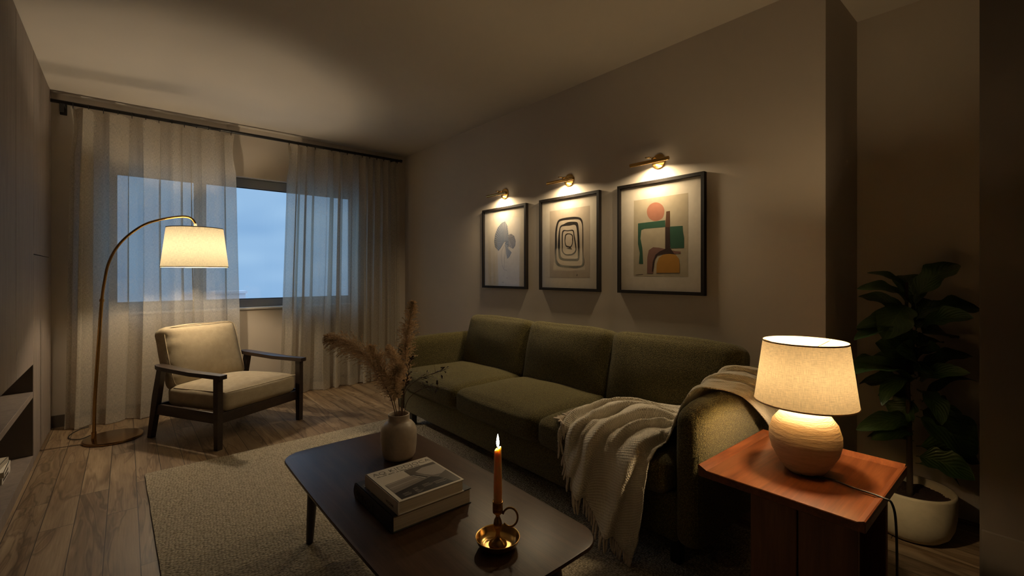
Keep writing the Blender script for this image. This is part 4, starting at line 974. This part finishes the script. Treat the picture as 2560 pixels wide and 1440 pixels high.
# ================================================================== THROW BLANKET
G_ = [  # rows run along the blanket, five points across each
 [(2.13, .768, .462), (2.19, .770, .475), (2.26, .768, .485), (2.33, .772, .49), (2.40, .775, .50)],
 [(2.03, .775, .560), (2.12, .770, .575), (2.21, .778, .585), (2.30, .772, .590), (2.38, .778, .60)],
 [(1.92, .806, .655), (2.02, .800, .668), (2.12, .803, .672), (2.22, .798, .675), (2.31, .800, .68)],
 [(1.83, .850, .690), (1.93, .850, .704), (2.03, .850, .712), (2.12, .850, .720), (2.20, .850, .722)],
 [(1.76, .930, .688), (1.84, .925, .704), (1.93, .925, .712), (2.02, .925, .725), (2.10, .925, .728)],
 [(1.72, .966, .600), (1.81, .966, .610), (1.91, .966, .615), (2.01, .966, .62), (2.10, .968, .63)],
 [(1.68, .990, .505), (1.78, 1.02, .515), (1.89, 1.04, .520), (2.00, 1.05, .520), (2.10, 1.06, .530)],
 [(1.66, 1.000, .478), (1.76, 1.08, .488), (1.88, 1.16, .494), (1.98, 1.22, .496), (2.08, 1.28, .490)],
 [(1.60, 1.000, .465), (1.69, 1.10, .482), (1.79, 1.24, .490), (1.90, 1.36, .495), (2.00, 1.44, .488)],
 [(1.552, 1.000, .425), (1.60, 1.12, .470), (1.69, 1.27, .484), (1.80, 1.41, .488), (1.90, 1.52, .482)],
 [(1.538, 1.010, .340), (1.540, 1.12, .420), (1.60, 1.28, .470), (1.70, 1.42, .480), (1.81, 1.55, .476)],
 [(1.534, 1.020, .240), (1.530, 1.14, .330), (1.545, 1.29, .420), (1.61, 1.42, .465), (1.73, 1.55, .470)],
 [(1.530, 1.035, .130), (1.526, 1.15, .215), (1.532, 1.29, .320), (1.552, 1.41, .410), (1.65, 1.53, .462)],
 [(1.526, 1.060, .045), (1.524, 1.18, .105), (1.528, 1.32, .205), (1.545, 1.43, .320), (1.595, 1.52, .440)]]
def bl(u, v):
    cols = [catmull([Vector(G_[i][j]) for i in range(14)], u) for j in range(5)]; return catmull(cols, v)
nu, nv = 190, 96
raw = [[bl(i/(nu-1), j/(nv-1)) for j in range(nv)] for i in range(nu)]
pts = []; uv = []
FOLDS = [([(.0, .32), (.2, .45), (.46, .38)], .07, .016), ([(.0, .72), (.25, .80), (.45, .75)], .07, .014), ([(.44, .10), (.62, .16), (.80, .20), (1, .26)], .045, .034), ([(.47, .36), (.60, .33), (.78, .37)], .035, .032), ([(.48, .52), (.66, .50), (.84, .49), (1, .53)], .045, .046), ([(.50, .72), (.64, .70), (.80, .68), (.95, .74)], .04, .040), ([(.52, .90), (.70, .86), (.88, .86), (1, .88)], .035, .032), ([(.74, .60), (.88, .61), (1, .66)], .03, .022)]
for i in range(nu):
    u = i/(nu-1); row = []; ru = []
    for j in range(nv):
        v = j/(nv-1); p = raw[i][j]
        du = raw[min(i+1, nu-1)][j]-raw[max(i-1, 0)][j]; dv = raw[i][min(j+1, nv-1)]-raw[i][max(j-1, 0)]
        n = dv.cross(du); n = n.normalized() if n.length > 1e-9 else Vector((0, 0, 1))
        if u > .42 and n.z < -.2 or (u <= .2 and n.y > 0): n = -n
        if u > .42 and abs(n.z) < .3 and n.x > 0: n = -n
        if .15 < u < .42 and n.z < 0 and abs(n.z) > .3: n = -n
        e = .010+.007*noise.noise(Vector((u*14, v*9, 3)))+.004*noise.noise(Vector((u*34, v*22, 8))); lean = 0
        for k, (cv, w, h) in enumerate(FOLDS):
            if u < cv[0][0]-.03 or u > cv[-1][0]+.03: continue
            s = max(0, min(1, (u-cv[0][0])/(cv[-1][0]-cv[0][0]))); cc = catmull([Vector((q[1], 0, 0)) for q in cv], s).x+.012*noise.noise(Vector((u*20, k*5, 0)))
            a = (v-cc)/w; a *= .62 if a > 0 else 1.45
            env = min(1, (s+.03)*6)*(min(1, (1.03-s)*7) if cv[-1][0] < .98 else 1)
            pr = math.exp(-a*a)*h*env; e += pr-.25*h*env*math.exp(-((v-cc+w*1.5)/w)**2); lean -= pr*.75
        for (ku, kv, kr, kh) in ((.585, .60, .040, .040), (.66, .80, .035, .026), (.62, .30, .04, .026)):
            dd = ((u-ku)/kr)**2*.5+((v-kv)/kr)**2*.35; e += kh*math.exp(-dd)
        e = max(e, .002)
        # valley slack lets the crest lean over to one side
        tv = dv.normalized() if dv.length > 1e-9 else Vector((0, 0, 0))
        row.append(p+n*e+tv*lean); ru.append((u*1.75, v*.62))
    pts.append(row); uv.append(ru)
t = thing('throw_blanket', 'cream waffle-knit throw with tasselled edge draped over the sofa arm and seat', 'blanket', tuple(pts[90][40]))
bm = quadmesh(pts, nu, nv, uv)
bmesh.ops.recalc_face_normals(bm, faces=bm.faces)
o = wobj('blanket_cloth', bm, M_throw, t, smooth=True)
sm = o.modifiers.new('thickness', 'SOLIDIFY'); sm.thickness = .006; sm.offset = 0
# tasselled fringe along the hanging end
bm = bmesh.new(); rnd = random.Random(9); NT = 46
def tassel(bm, p, d0, ln):
    """d0: direction it leaves the hem"""
    q = [p]; d = d0.normalized(); s = ln/6
    for k in range(6):
        d = (d+Vector((rnd.uniform(-.16, .16), rnd.uniform(-.16, .16), -.28 if q[-1].z > .03 else 0))).normalized(); nx = q[-1]+d*s
        nx.z = max(nx.z, .018)
        if nx.x > 1.55 and nx.z > .3: nx.z = max(nx.z, .468)
        q.append(nx)
    tube(bm, q, [.0042, .0052, .0048, .0050, .0046, .0044, .0026], 7)
for k in range(NT):
    v = (k+.5)/NT; p = Vector(pts[nu-1][int(v*(nv-1))]); pv = Vector(pts[nu-8][int(v*(nv-1))]); out = (p-pv).normalized()
    if v < .8: out = (Vector((-.05, rnd.uniform(-.1, .15), -1))*.9+out*.5)
    tassel(bm, p, out, rnd.uniform(.055, .078))
for k in range(10):
    i = nu-1-k*3; p = Vector(pts[i][nv-1]); out = Vector((-.25, .9, .02)); tassel(bm, p, out, rnd.uniform(.045, .065))
wobj('fringe', bm, M_fringe, t, smooth=True)
